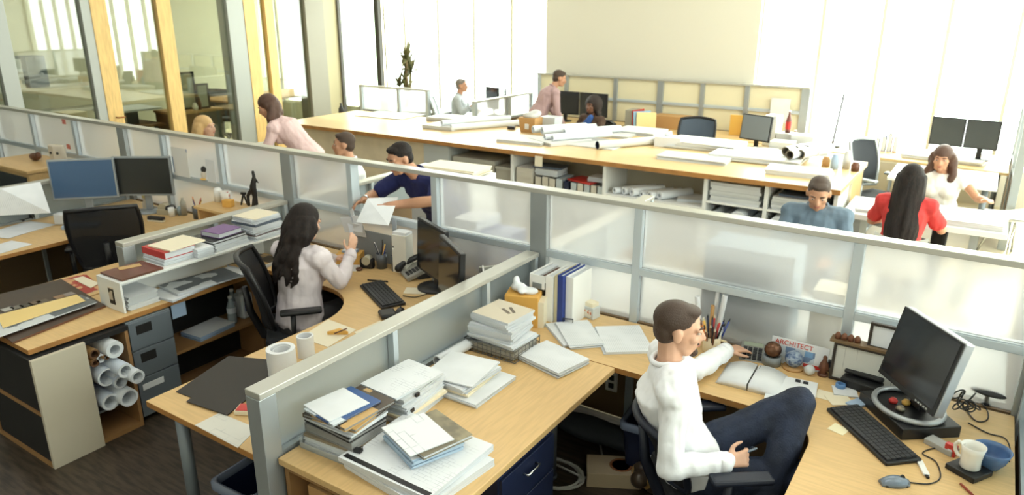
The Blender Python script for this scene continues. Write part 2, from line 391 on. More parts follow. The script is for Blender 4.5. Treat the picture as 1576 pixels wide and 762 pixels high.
# ================================================================== screens
def frosted_screen(name, label, cat, a, b, z0, z1, cuts, axis, pos, th=.08, group=None, rail=None, skip=(), base=None, pm=None, open_low=()):
    """a run of aluminium framed frosted panes from a to b; cuts = (position, width) of the uprights"""
    pm = pm or FROST
    t = T(name, label, cat, (a, pos, 0) if axis == 'x' else (pos, a, 0), 0, group)
    def bx(m, u0, u1, w0, w1, q0, q1, k=0):
        if axis == 'x': m.box(u0-a, u1-a, w0, w1, q0, q1, k)
        else: m.box(w0, w1, u0-a, u1-a, q0, q1, k)
        return m
    h = th/2
    O('top_cap', bx(MB(), a, b, -h-.004, h+.004, z1-.03, z1), [mat('cap_aluminium', (188, 187, 178), .35, .35)], t, bev=.004)
    us = sorted(cuts)
    for u, wd in us: O('upright', bx(MB(), u-wd/2, u+wd/2, -h, h, 0, z1-.03), [ALUW if wd < .07 else ALU], t, bev=.003)
    if base: O('base_panel', bx(MB(), a, b, -h*.6, h*.6, .05, base), [mat('base_board', (120, 96, 66), .7)], t)
    levels = [(base or z0, rail-.042), (rail, z1-.03)] if rail else [(z0, z1-.03)]
    for (u0, w0), (u1, w1) in zip(us[:-1], us[1:]):
        if rail: O('rail', bx(bx(MB(), u0+w0/2, u1-w1/2, -h, h, rail-.042, rail), u0+w0/2, u1-w1/2, -h*.9, -h*.7, rail, rail+.006), [ALUW], t, bev=.003)
        for li, (q0, q1) in enumerate(levels):
            mid = (u0+u1)/2
            if rail and li == 1 and any(p0 < mid < p1 for p0, p1 in skip): continue
            O('pane', bx(MB(), u0+w0/2, u1-w1/2, -.004, .004, q0, q1), [pm], t)
        if not rail:
            O('rail', bx(MB(), u0+w0/2, u1-w1/2, -h*.8, h*.8, z0-.03, z0), [ALU], t)
    return t
YP = 3.76
frosted_screen('office_screen', 'long tall frosted screen with aluminium rails running across the whole office behind the front desks', 'partition',
    -9.75, 1.5, .76, 1.46, [(-9.7, .05), (-8.76, .05), (-7.86, .05), (-6.97, .12), (-6.3, .05), (-5.46, .05), (-4.6, .12), (-3.9, .05), (-3.09, .05), (-2.25, .12), (-1.58, .05), (-.42, .05), (.37, .1), (1.45, .05)],
    'x', YP, rail=1.07, base=.73, skip=((-3.9, -3.09),))
def low_screen(label, x, y0, y1, z1=1.05, cuts=None, g=None):
    cuts = cuts or [(y0+.04, .08), ((y0+y1)/2, .035), (y1-.02, .035)]
    t = frosted_screen('desk_screen', label, 'partition', y0, y1, .74, z1, cuts, 'y', x, .085, g, base=.72, pm=FROST2)
    return t
low_screen('low frosted desk screen with grey end post between the white-shirted man and the woman', -2.28, 1.57, 3.71, cuts=[(1.61, .085), (2.37, .035), (3.16, .035), (3.69, .035)])
low_screen('low frosted desk screen behind the white shelf of books and folders', -4.645, 2.35, 3.71, cuts=[(2.39, .085), (3.05, .035), (3.69, .035)])
low_screen('low frosted desk screen at the far left beside the fanned white sheets', -7.0, 2.0, 3.71)
low_screen('low frosted desk screen at the right edge beyond the blue bowl', .385, 1.6, 3.71)
for x, l in ((-7.0, 'low frosted screen end behind the tall screen near the fair-haired person'), (-4.62, 'low frosted screen beside the stooping woman in pink'), (-2.25, 'low frosted screen end jutting toward the counter bay of rolled drawings'), (.4, 'low frosted screen behind the tall screen at the far right')):
    low_screen(l, x, 3.81, 5.5)
tb = frosted_screen('back_screen', 'cream frosted screen with grey uprights along the beige far wall', 'partition', -6.9, -2.25, .76, 1.46,
    [(-6.86, .06), (-6.3, .07), (-5.35, .07), (-4.55, .1), (-3.85, .07), (-3.15, .07), (-2.3, .12)], 'x', 11.33, rail=1.1, base=.73, pm=FROSTY)
frosted_screen('window_screen', 'low frosted screen under the windows left of the seated man', 'partition', -9.9, -8.25, .76, 1.2, [(-9.87, .06), (-8.95, .06), (-8.28, .06)], 'x', 9.9, base=.73)
t = frosted_screen('window_screen', 'low frosted screen with cream cap right of the seated grey-shirted man', 'partition', 9.5, 11.3, .76, 1.12, [(9.53, .06), (10.5, .09), (11.27, .06)], 'y', -7.0, base=.73)
frosted_screen('end_screen', 'frosted screen end with tall grey post right of the two far monitors', 'partition', 9.3, 11.3, .76, 1.46, [(9.34, .09), (10.3, .05), (11.27, .05)], 'y', .36, base=.73)
# ================================================================== desks
ZD = .73
def arc(cx, cy, r, a0, a1, n=9): return [(cx+r*math.cos(math.radians(a0+(a1-a0)*i/n)), cy+r*math.sin(math.radians(a0+(a1-a0)*i/n))) for i in range(n+1)]
def desk(label, poly, legs, z=ZD, th=.032, name='desk', m=None, lm=None, loc=None, group=None, lr=.03):
    ox, oy = loc or poly[0]
    t = T(name, label, 'desk', (ox, oy, 0), 0, group)
    O('desktop', MB().prism([(x-ox, y-oy) for x, y in poly], z-th, z, 0, 0, 1), [m or WOOD, EDGE if m is None else m], t, bev=.003)
    for x, y in legs: O('leg', MB().cyl((x-ox, y-oy, 0.02), (x-ox, y-oy, z-th), lr, n=16).cyl((x-ox, y-oy, 0), (x-ox, y-oy, .02), lr*1.15, n=16), [lm or STEEL], t)
    return t
YB = 3.715
desk('maple desk along the low screen holding the stacks of magazines and drawings', [(-2.23, 1.62), (-1.41, 1.62), (-1.41, 3.125), (-2.23, 3.125)], [(-1.72, 3.02)], m=WOODX)
desk('maple corner desk under the big monitor and the open book', [(-2.23, 3.13), (-.6, 3.13)]+arc(-.6, 2.94, .19, 90, 0)+[(-.41, 1.75), (.335, 1.75), (.335, YB), (-2.23, YB)], [(.2, 1.85), (.2, 3.6)])
desk('maple desk with a scooped corner where the dark-haired woman works', [(-3.13, 1.58), (-2.335, 1.58), (-2.335, YB), (-4.59, YB), (-4.59, 2.35), (-4.69, 2.35), (-4.69, 1.53), (-4.18, 1.53), (-4.18, 3.05)]+arc(-4.13, 3.06, .05, 180, 90, 3)+[(-3.6, 3.11)]+arc(-3.55, 2.69, .42, 90, 0), [(-2.95, 1.64), (-3.0, 3.5)])
desk('maple desk with two dark monitors at the far left', [(-5.2, 1.53), (-4.7, 1.53), (-4.7, YB), (-6.95, YB), (-6.95, 1.7), (-6.08, 1.7), (-6.08, 2.8)]+[(-5.75, 3.05), (-5.2, 3.05)], [(-6.2, 1.8), (-5.0, 1.65)])
# open shelving, drawers and boxes under the woman's left desk
t = T('storage_cabinet', 'open cabinet with pale end panel at the lower left, full of rolled drawings', 'cabinet', (-4.12, 1.51, 0))
O('end_panel', MB().box(-.025, 0, 0, .29, .0, .685), [PUTTY], t, bev=.002)
O('carcass', MB().box(-.66, -.025, .0, .55, .0, .03).box(-.66, -.025, .28, .30, .03, .655).box(-.68, -.66, 0, .55, 0, .685).box(-.66, -.025, .53, .55, .03, .655), [mat('cabinet_edges', (150, 112, 70), .6)], t)
O('top_board', MB().box(-.66, -.025, .0, .55, .656, .685), [INSIDE], t); O('dark_panel', MB().box(-.655, -.03, .008, .02, .031, .334), [INSIDE], t); O('dark_panel', MB().box(-.655, -.03, .008, .02, .356, .654), [INSIDE], t)  # top coloured black as a shadow gap; black panels stand in for dark openings
O('shelf', MB().box(-.66, -.025, .0, .262, .335, .355), [mat('cabinet_edges', (150, 112, 70), .6)], t)
O('shelf', MB().box(-.65, -.03, .301, .529, .20, .215), [STEEL], t)
t = T('filing_pedestal', 'grey steel drawer pedestal beside the rolled drawings', 'cabinet', (-4.18, 2.07, 0))
O('body', MB().box(-.5, 0, 0, .29, .03, .69), [STEEL], t, bev=.003)
for i, (z0, z1) in enumerate(((.5, .68), (.31, .49), (.04, .30))):
    d = O('drawer', MB().box(0, .016, .006, .284, z0, z1), [mat('drawer_grey', (112, 120, 128), .45, .25)], t, bev=.002)
    if i < 2: O('handle_recess', MB().box(.014, .018, .05, .15, z1-.085, z1-.025), [INSIDE], d)
    else: O('label_card', MB().box(.014, .019, .03, .17, .22, .26), [PAPER], d)
t = T('open_bookcase', 'dark open shelf unit under the woman\'s left desk holding bottles', 'shelf', (-4.25, 2.37, 0))
O('carcass', MB().box(-.28, .02, 0, .72, .325, .345).box(-.28, .02, .7, .72, 0, .69).box(-.28, .02, 0, .72, 0, .02), [mat('cabinet_edges', (150, 112, 70), .6)], t)
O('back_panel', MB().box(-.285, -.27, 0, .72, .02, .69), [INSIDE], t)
# rolled drawings in the cabinet
RP = mat('roll_paper', (206, 216, 230), .6, vary=.05, scale=3)
RPW = mat('roll_paper_white', (224, 229, 234), .6)
for i, (y, z, ro, ri, mm, l, x) in enumerate((
    (.355, .585, .03, .02, KRAFT, 'kraft tube at the top left of the cabinet', -.0),
    (.345, .53, .024, .014, KRAFT, 'narrow brown tube just below the wide kraft tube', .0),
    (.40, .545, .026, .017, RPW, 'slim white roll between the brown tubes', .0),
    (.44, .545, .018, .011, KRAFT, 'thinnest brown tube left of the big white roll', .01),
    (.50, .585, .052, .03, RPW, 'big open white roll at the top right of the cabinet', .04),
    (.40, .43, .055, .044, RP, 'wide open roll in the middle of the cabinet', .03),
    (.5, .47, .045, .03, RP, 'roll lying slanted above the middle row', .12),
    (.565, .42, .042, .03, RPW, 'roll sticking furthest out of the cabinet', .16),
    (.49, .375, .04, .028, RP, 'crumpled-end roll below the middle row', .05),
    (.385, .272, .052, .038, RP, 'bottom left roll in the cabinet', .04),
    (.51, .275, .055, .043, RPW, 'bottom right roll in the cabinet', .09))):
    O('paper_roll', MB().roll((-.5, 0, 0), (x, 0, 0), ro, ri, 20, 0, 1), [mm, RPW if mm is not KRAFT else mat('tube_bore', (96, 66, 40), .8)], None, (-4.14, 1.51+.3+(y-.3)*.68, z), 0, l+' full of rolls', 'paper roll', 'rolled drawings in the cabinet')
O('note_card', MB().box(0, .004, 0, .10, 0, .1), [mat('pale_blue_card', (160, 182, 208), .6)], None, (-4.215, 2.39, .59), .0, 'pale blue card hanging beside the grey drawers', 'card')
def stack(name, label, cat, xy, z, wx, ly, h, rz=0, m=PAPER, top=None, group=None, n=None, seed=0, jit=.006):
    """a bundle of sheets with slightly uneven edges"""
    rnd = random.Random(seed+int(abs(xy[0])*977+abs(xy[1])*331+z*71)); n = n or max(1, min(7, int(h/.006)))
    mb = MB(); hh = h/n
    for i in range(n):
        j = jit if n > 1 else 0
        mb.rbox((rnd.uniform(-j, j), rnd.uniform(-j, j), hh*(i+.5)), (wx, ly, hh*.97), (0, 0, rnd.uniform(-j*3, j*3)), 0, 1 if i == n-1 else 0)
    return O(name, mb, [m if m is not PAPER else PAPERE, top or m], None, (xy[0], xy[1], z+.0005), rz, label, cat, group)
def book(label, xy, z, wx, ly, h, rz, cover, group=None, cat='book', name='book', pages=PAPERE):
    t = T(name, label, cat, (xy[0], xy[1], z+.0005), rz, group)
    c = min(.004, h*.2); a, b = wx/2, ly/2
    O('cover', MB().box(-a, a, -b, b, 0, c).box(-a, a, -b, b, h-c, h).box(-a, -a+c, -b, b, c, h-c), [cover], t, bev=.001)
    O('page_block', MB().box(-a+c, a-.004, -b+.004, b-.004, c, h-c), [pages], t)
    return t
# shelf contents
stack('magazine_stack', 'blue and white papers on the dark shelf under the desk', 'papers', (-4.36, 2.72), .345, .2, .3, .03, .1, mat('pale_blue_card', (160, 182, 208), .6), PAPER)
def bottle(label, loc, h=.21, r=.032, m=None, group=None):
    t = T('water_bottle', label, 'bottle', loc, 0, group)
    O('body', MB().lathe([(.0, 0), (r*.9, 0), (r, .01), (r, h*.3), (r*.93, h*.33), (r, h*.37), (r, h*.62), (r*.45, h*.85), (r*.4, h*.93)], n=18), [m or mat('bottle_plastic', (176, 190, 196), .15, alpha=.55)], t)
    O('cap', MB().cyl((0, 0, h*.92), (0, 0, h), r*.45, n=14), [WHITEP], t)
    O('label_band', MB().lathe([(r*1.01, h*.4), (r*1.01, h*.6)], n=18, cap=False), [mat('bottle_label', (200, 206, 214), .4)], t)
    return t
bottle('clear water bottle at the front of the dark shelf', (-4.33, 2.9, .345))
bottle('clear water bottle behind the front one on the dark shelf', (-4.42, 2.98, .345), .22)
t = T('cleaning_jug', 'translucent white jug with blue label on the dark shelf', 'jug', (-4.36, 3.03, .345))
O('body', MB().box(-.05, .05, -.05, .05, 0, .19).box(-.02, .02, -.045, .02, .19, .225), [mat('milky_plastic', (196, 202, 206), .3)], t, bev=.014)
O('label_patch', MB().box(.0505, .052, -.03, .03, .06, .12), [BLUE], t)
# ---------------------------------------------------------------- chairs
MESHB = mat('chair_mesh', (34, 34, 36), .7, alpha=.86)
FAB = mat('chair_fabric', (36, 38, 42), .85, bump=.2, bscale=200)
def office_chair(label, xy, rz, m=None, fm=None, sh=.47, arms=True, group=None, bh=.52, bw=.5):
    m = m or MESHB; fm = fm or BLACK
    t = T('office_chair', label, 'chair', (xy[0], xy[1], 0), rz, group)
    # seat
    poly = [(-.24, -.22), (.24, -.22), (.25, .1), (.2, .25), (-.2, .25), (-.25, .1)]
    O('seat', MB().prism(poly, sh-.07, sh), [FAB], t, bev=.025)
    # back: curved mesh in a frame
    def P(u, v):
        wd = bw*(.40+.12*math.sin(v*PI*.75)); x = u*wd
        return V((x, -.23-.12*v+.06*u*u*1.2+.02*math.sin(v*PI), sh+.06+bh*v))
    rr = [[P(-1+2*i/10, v/10)*1 for i in range(11)] for v in range(11)]
    mb = MB(); vs = [p for r in rr for p in r]+[p+V((0, -.012, 0)) for r in rr for p in r]; fs = []
    for a in range(10):
        for b in range(10):
            q = (a*11+b, a*11+b+1, (a+1)*11+b+1, (a+1)*11+b); fs += [q[::-1], tuple(k+121 for k in q)]
    mb.add(vs, fs, 0, True); O('backrest', mb, [m], t)
    loop = [P(-1+2*i/8, 0) for i in range(9)]+[P(1, v/8) for v in range(1, 9)]+[P(1-2*i/8, 1+.04*math.sin(i/8*PI)) for i in range(1, 9)]+[P(-1, 1-v/8) for v in range(1, 8)]
    O('back_frame', MB().tube(loop, .018, 8, closed=True), [fm], t)
    O('back_support', MB().tube([(0, -.05, sh-.09), (0, -.24, sh-.06), (0, -.31, sh+.12), (0, -.33, sh+.3)], [.03, .03, .025, .02], 8), [fm], t)
    if arms:
        for s in (-1, 1):
            a = O('armrest', MB().rbox((s*.29, .02, sh+.2), (.075, .26, .03)), [fm], t, bev=.012)
            O('arm_post', MB().tube([(s*.24, -.02, sh-.06), (s*.29, -.04, sh-.03), (s*.29, -.03, sh+.19)], .018, 8), [fm], a)
    O('gas_column', MB().cyl((0, 0, .1), (0, 0, sh-.07), .028, n=14), [STEEL], t)
    for k in range(5):
        a = 2*PI*k/5+.3; d = V((math.cos(a), math.sin(a), 0))
        b = O('base_leg', MB().tube([(0, 0, .12), d*.15+V((0, 0, .115)), d*.3+V((0, 0, .08))], [.032, .026, .02], 8), [fm], t)
        q = d*.3; e = V((-d.y, d.x, 0))*.012
        O('caster', MB().cyl(q+V((0, 0, .03))-e*1.6, q+V((0, 0, .03))+e*1.6, .03, n=14), [BLACK], b)
    return t
office_chair('empty black mesh chair before the two monitors at the left', (-5.90, 2.93), 1.0, bh=.5)
office_chair('black chair the dark-haired woman sits on', (-3.70, 2.99), -.71, bh=.44)
office_chair('navy black chair the man in white sits on', (-.785, 2.85), -.93, arms=True, fm=mat('chair_navy', (26, 32, 46), .5), bh=.27, bw=.42)
# bins, boxes and things under the desks
def bin_(label, xy, rz=0, wx=.27, ly=.36, h=.36):
    t = T('waste_bin', label, 'bin', (xy[0], xy[1], 0), rz)
    def rr(f, z): return [(sx*(wx/2*f-.04)+.04*math.cos(math.radians(a)), sy*(ly/2*f-.04)+.04*math.sin(math.radians(a)), z) for sx, sy, a0 in ((1, 1, 0), (-1, 1, 90), (-1, -1, 180), (1, -1, 270)) for a in (a0, a0+30, a0+60, a0+90)]
    O('body', MB().rings([rr(.8, 0), rr(1, h)], 0, False).rings([rr(.97, h), rr(.77, .01)], 0, False).rings([rr(.77, .01), rr(.8, 0)], 0, True), [NAVY], t)
    O('rim', MB().rings([rr(1.04, h-.02), rr(1.06, h), rr(.97, h+.004), rr(.97, h-.02)], 0, False), [NAVY], t)
    O('liner', MB().rings([rr(1.075, h-.03), rr(1.075, h+.008), rr(.955, h+.01), rr(.94, h-.03)], 0, False), [mat('bin_liner', (110, 120, 138), .25)], t)
    return t
bin_('navy waste bin under the desk left of the near screen post', (-2.68, 1.84), .05)
bin_('navy waste bin in the shade behind the white-shirted man', (-1.28, 3.4), .1)
t = T('drawer_pedestal', 'dark navy drawer pedestal under the desk at the bottom edge', 'cabinet', (-1.62, 2.31, 0), 0)
O('body', MB().box(-.36, .18, -.22, .22, .03, .66), [NAVY], t, bev=.004)
for z0, z1 in ((.47, .65), (.26, .46), (.04, .25)):
    d = O('drawer', MB().box(.18, .196, -.215, .215, z0, z1), [NAVY], t, bev=.003)
    O('handle', MB().tube([(.196, -.05, z1-.06), (.22, -.05, z1-.06), (.22, .05, z1-.06), (.196, .05, z1-.06)], .006), [CHROME], d)
t = T('open_cabinet', 'low cabinet with dark shelves under the front end of the near desk', 'cabinet', (-2.22, 1.64, 0))
O('carcass', MB().box(0, .025, 0, .42, 0, .69).box(.47, .495, 0, .42, 0, .69).box(.025, .47, 0, .42, .665, .69).box(.025, .47, 0, .42, .05, .07).box(.025, .47, .0, .42, .36, .375), [mat('cabinet_edges', (150, 112, 70), .6)], t)
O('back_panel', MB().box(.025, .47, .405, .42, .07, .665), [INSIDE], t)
stack('file_box', 'brown box inside the low cabinet at the bottom edge', 'box', (-2.1, 1.83), .375, .13, .25, .2, 0, KRAFT, KRAFT, n=1)
stack('gadget_box', 'grey and silver gear beside the brown box in the low cabinet', 'box', (-1.92, 1.8), .375, .16, .25, .17, .1, mat('dark_silver', (90, 96, 104), .3, .5), n=3)
t = T('carton', 'open beige carton with a brown hole lying on the dark floor', 'box', (-1.42, 3.2, .0005), .5)
O('body', MB().box(-.15, .15, -.09, .09, 0, .09), [mat('worn_carton', (176, 158, 130), .7)], t, bev=.003)
O('brown_insert', MB().lathe([(.001, .091), (.05, .091), (.06, .094), (.065, .091)], (.04, 0, 0), 16), [mat('brown_print', (130, 82, 48), .6)], t)
t = T('crumpled_wrapper', 'crumpled patterned bag on the floor behind the chair', 'bag', (-1.2, 3.18, 0), 0)
m = MB(); rnd = random.Random(3)
for k in range(9): m.ell((rnd.uniform(-.08, .08), rnd.uniform(-.07, .07), rnd.uniform(.05, .13)), (.05, .045, .05))
O('body', fuse(m, 'bag', .016, 1, [MAGA]), [], t); O('clear_top', fuse(MB().ell((0, .02, .18), (.05, .045, .05)).ell((.04, 0, .15), (.05, .04, .05)), 'bagtop', .014, 1, [mat('grey_film', (150, 156, 164), .3)]), [], t)
pts = [V((-1.72+.17*math.cos(a)*(1+.1*math.sin(a*1.3)), 3.05+.13*math.sin(a), .012+.006*math.sin(a*2.2))) for a in [i*.35 for i in range(44)]]+[V((-1.55, 3.1, .01)), V((-1.5, 3.25, .01)), V((-1.66, 3.5, .01))]
O('white_cable', MB().tube([p-V((-1.72, 3.05, 0)) for p in pts], .008, 6), [mat('cable_white', (190, 190, 184), .5)], None, (-1.72, 3.05, 0), 0, 'coil of white cable on the dark floor under the desk', 'cable')
t = T('wall_socket', 'white double socket plate on the brown panel under the desk', 'socket', (-1.7, 3.736, .22))
O('plate', MB().box(-.04, .04, -.012, 0, -.0, .14), [WHITEP], t, bev=.003)
for z in (.04, .095): O('outlet', MB().box(-.018, .018, -.014, -.0115, z-.018, z+.018), [DARK], t)
t = O('grey_bag', fuse(MB().ell((0, 0, .06), (.28, .1, .07)).ell((.2, .02, .05), (.2, .1, .06)), 'bag', .02, 2, [mat('bag_cloth', (70, 74, 82), .9)]), [], None, (-1.72, 3.5, 0), 0, 'slumped grey cloth bag on the floor below the socket', 'bag')
# ================================================================== long counter
ZC = .95; CX0, CX1, CY0, CY1 = -8.7, -1.02, 7.03, 8.6
t = T('long_counter', 'long maple topped counter with open white shelves across the middle of the office', 'counter', (CX0, CY0, 0))
L = CX1-CX0
O('countertop', MB().box(0, L, 0, CY1-CY0, ZC-.05, ZC+.0), [COUNTERW], t, bev=.004).data.materials.append(EDGE)
O('front_edge', MB().box(0, L, -.012, 0, ZC-.05, ZC-.001), [EDGE], t, bev=.002)
O('front_panel', MB().box(.02, -6.02-CX0, .06, .08, 0, ZC-.05), [BEIGE], t)
O('side_post', MB().box(-6.02-CX0, -5.62-CX0, .045, .5, 0, ZC-.05), [mat('counter_grey', (176, 180, 178), .5)], t, bev=.003)
O('back_panel', MB().box(-5.62-CX0, L, .62, .64, 0, ZC-.05), [PUTTY], t)
O('rear_panel', MB().box(.02, L-.02, CY1-CY0-.1, CY1-CY0-.08, 0, ZC-.05), [BEIGE], t)
for x in (-4.66, -3.44, -2.3, -1.69, -1.06): O('divider', MB().box(x-CX0-.018, x-CX0+.018, .05, .62, 0, ZC-.05), [WHITEL, EDGE], t, bev=.002)
O('end_panel', MB().box(L-.05, L-.02, .64, CY1-CY0-.08, 0, ZC-.05), [WOOD], t)
for x0, x1, z in ((-3.42, -2.32, .58), (-2.28, -1.71, .66), (-1.67, -1.08, .66), (-2.28, -1.71, .42), (-1.67, -1.08, .42), (-5.6, -4.68, .38), (-4.64, -3.46, .38)):
    O('shelf', MB().box(x0-CX0, x1-CX0, .055, .62, z-.02, z), [WHITEL], t)
O('paper_tag', MB().box(-4.3-CX0, -4.2-CX0, -.016, -.0125, ZC-.15, ZC-.03), [CREAM], t)
# things in its shelves
t = T('archive_box', 'big grey lidded box in the left bay of the counter', 'box', (-5.57, 7.12, .38))
O('body', MB().box(0, .63, 0, .45, 0, .33), [GREYBX], t, bev=.004); O('lid', MB().box(-.008, .638, -.008, .458, .33, .385), [mat('grey_lid', (172, 170, 160), .6)], t, bev=.004)
t = T('archive_box', 'narrower grey box right of the big lidded box in the counter', 'box', (-4.92, 7.12, .38))
O('body', MB().box(0, .22, 0, .45, 0, .30), [GREYBX], t, bev=.004)
O('lid', MB().box(-.006, .226, -.006, .456, .30, .33), [mat('grey_lid', (172, 170, 160), .6)], t)
def magfile(label, x, y, z, wx, ly, h, m, group=None):
    t = T('magazine_file', label, 'file holder', (x, y, z), 0, group)
    O('case', MB().box(0, wx, 0, .006, 0, h).box(0, .005, 0, ly, 0, h).box(wx-.005, wx, 0, ly, 0, h).box(0, wx, ly-.005, ly, 0, h).box(0, wx, 0, ly, 0, .005), [m], t)
    O('papers', MB().box(.008, wx-.008, .012, ly-.01, .006, h*.93), [PAPERE], t)
    return t
FILEC = mat('file_card', (196, 190, 176), .6); 
stack('paper_stack', 'stack of papers left of the upright files in the counter', 'papers', (-4.5, 7.25), .38, .22, .3, .36, 0, FILEC, PAPER, n=6)
for i in range(4):
    magfile(('first', 'second', 'third', 'fourth')[i]+' upright cream file from the left in the counter bay', -4.36+i*.095, 7.12, .38, .09, .28, .27+.01*(i % 2), FILEC if i != 3 else ALUW, 'upright files in the counter')
stack('report', 'white report lying across the upright cream files', 'papers', (-4.22, 7.26), .672, .3, .24, .07, .0, PAPER)
stack('folder', 'dark folder on top of the white report in the counter', 'folder', (-4.25, 7.3), .745, .36, .24, .02, .1, mat('slate_card', (86, 96, 110), .5), n=1)
magfile('dark upright file in the counter bay right of the pale files', -3.97, 7.12, .38, .07, .28, .26, NAVY)
for i in range(5):
    magfile(('first', 'second', 'third', 'fourth', 'fifth')[i]+' pale file under the red folder in the counter', -3.88+i*.085, 7.12, .38, .08, .28, .26, FILEC if i % 2 else ALUW, 'pale files under the red folder')
stack('folder', 'red folder lying on the pale files in the counter', 'folder', (-3.76, 7.26), .645, .34, .25, .018, -.25, RED, n=1)
stack('paper_stack', 'white papers on the right of the red folder in the counter', 'papers', (-3.6, 7.3), .665, .2, .22, .05, 0, PAPER)
for i in range(6):
    O('paper_roll', MB().roll((0, 0, 0), (.02, .42, 0), .035+.006*(i % 3), .02, 14, 0, 0), [RPW], None, (-3.33+.104*i, 7.12+.02*(i % 2), .58+.037+.006*(i % 3)), -.5, ('leftmost', 'second', 'third', 'fourth', 'fifth', 'rightmost')[i]+' roll of drawings lying slanted in the open counter bay', 'paper roll', 'rolls in the open counter bay')
stack('paper_stack', 'loose papers on the right of the open counter bay', 'papers', (-2.52, 7.36), .58, .3, .28, .03, .3, PAPER)
stack('drawing_stack', 'thick stack of drawings on the upper shelf left of the seated man\'s head', 'papers', (-2.0, 7.36), .66, .5, .5, .2, 0, mat('grey_papers', (206, 208, 208), .7), n=7, jit=.01)
stack('drawing_stack', 'stack of drawings on the upper shelf hidden partly by the grey-shirted man', 'papers', (-1.4, 7.36), .66, .48, .5, .13, 0, mat('grey_papers', (206, 208, 208), .7), n=5, jit=.01)
stack('folder', 'dark folder on the drawings above the grey-shirted man\'s shoulder', 'folder', (-1.38, 7.36), .792, .42, .4, .02, 0, mat('slate_card', (86, 96, 110), .5), n=1)
for i, (x, r) in enumerate(((-2.2, .06), (-2.09, .05), (-1.95, .085), (-1.79, .06), (-1.55, .09), (-1.4, .05))):
    O('paper_roll', MB().roll((0, 0, 0), (0, .45, 0), r, r*.35 if r > .08 else r*.6, 22, 0, 1), [RPW, PAPERE], None, (x, 7.1, .42+r+.001), 0, ('grey roll at the far left of the lower counter shelf', 'small roll second from left on the lower counter shelf', 'fat paper roll with a small hole on the lower counter shelf', 'slim roll right of the fat paper roll', 'large white roll by the grey-shirted man\'s shoulder', 'thin roll right of the large white roll')[i], 'paper roll', 'rolls on the lower counter shelves')
# things on the counter
zc = ZC+.0005
def on(px, py, z=ZC): p = G(px, py, z); return (p.x, p.y)
CW = mat('plan_paper_white', (206, 206, 203), .6)
stack('drawing_stack', 'pale drawings spread on the left end of the counter', 'papers', on(600, 178), ZC, .9, .6, .012, .1, CW, n=2)
stack('drawing_set', 'thick drawing set near the counter edge beside two long rolls', 'papers', on(685, 197), ZC, .5, .4, .05, .05, CW)
stack('drawing_set', 'drawing set behind the two long rolls on the counter', 'papers', on(700, 186), ZC, .75, .42, .06, .1, CW)
O('paper_roll', MB().roll((0, 0, 0), (.55, .95, 0), .042, .02, 18), [RPW], None, on(694, 201)+(ZC+.043,), 0, 'front one of two long rolls on the left of the counter', 'paper roll')
O('paper_roll', MB().roll((0, 0, 0), (.5, .95, 0), .036, .02, 18), [RPW], None, on(680, 199)+(ZC+.09,), 0, 'rear one of two long rolls on the left of the counter', 'paper roll')
t = T('paper_bag', 'kraft paper tub with crumpled paper on the counter', 'container', on(817, 203)+(ZC,))
O('body', MB().rings([[(-.11, -.09, 0), (.11, -.09, 0), (.11, .09, 0), (-.11, .09, 0)], [(-.13, -.11, .2), (.13, -.11, .2), (.13, .11, .2), (-.13, .11, .2)]], smooth=False), [KRAFT], t)
O('paper_filling', fuse(MB().ell((0, 0, .22), (.12, .1, .05)).ell((.06, .03, .25), (.08, .07, .05)), 'fill', .02, 1, [CW]), [], t)
O('label_patch', MB().box(-.03, .03, -.111, -.1, .05, .12), [PAPER], t)
t = O('clear_tub', MB().rings([[(-.1, -.09, 0), (.1, -.09, 0), (.1, .09, 0), (-.1, .09, 0)], [(-.12, -.11, .2), (.12, -.11, .2), (.12, .11, .2), (-.12, .11, .2)]], smooth=False), [mat('milky_plastic', (216, 212, 200), .3)], None, on(848, 202)+(ZC,), 0, 'milky tub beside the kraft tub on the counter', 'container')
O('small_gadget', MB().box(-.05, .05, -.03, .03, 0, .045), [DARK], None, on(787, 199)+(ZC,), .2, 'small dark block on the bare left part of the counter', 'gadget', bev=.005)
stack('drawing_set', 'grey edged drawing set under the bundle of rolls mid counter', 'papers', on(812, 217), ZC, .62, .5, .035, .08, mat('grey_papers', (206, 208, 208), .7), CW)
stack('drawing_set', 'long drawing set below the rolls mid counter', 'papers', on(862, 218), ZC, .5, .62, .04, -.45, CW)
for i, (px, py, dz, r) in enumerate(((820, 210, .075, .05), (834, 212, .075, .052), (868, 214, .05, .045), (850, 222, .04, .036), (838, 220, .04, .034))):
    O('paper_roll', MB().roll((0, 0, 0), (.45, .62 if i < 2 else .7, 0), r, r*.7, 18), [RPW], None, on(px, py)+(ZC+r+.04,), 0, ('left of the two open rolls on top of the bundle mid counter', 'right of the two open rolls on top of the bundle mid counter', 'closed roll on the right of the bundle mid counter', 'low roll at the counter edge in front of the bundle', 'thin roll at the counter edge next to the paper tag')[i], 'paper roll', 'bundle of rolls mid counter')
stack('paper_stack', 'curled papers at the back of the counter right of the rolls', 'papers', on(905, 203), ZC, .55, .45, .03, .3, CW, jit=.03)
t = T('open_plan', 'white plan with a thick curled edge near the counter front', 'plan', on(925, 222)+(ZC,), 0)
O('sheet', MB().box(-.38, .30, -.3, .32, 0.0005, .012), [CW], t); O('rolled_edge', MB().roll((.12, -.34, .05), (.55, .36, .05), .048, .038, 18, 0, 1), [CW, NAVY], t)
stack('paper_stack', 'low paper pile behind the white plan on the counter', 'papers', on(935, 208), ZC, .7, .35, .03, .1, CW, jit=.02)
stack('drawing_stack', 'grey drawings at the back of the counter below the leaning folders', 'papers', on(985, 205), ZC, .6, .5, .05, .0, mat('grey_papers', (206, 208, 208), .7), n=4)
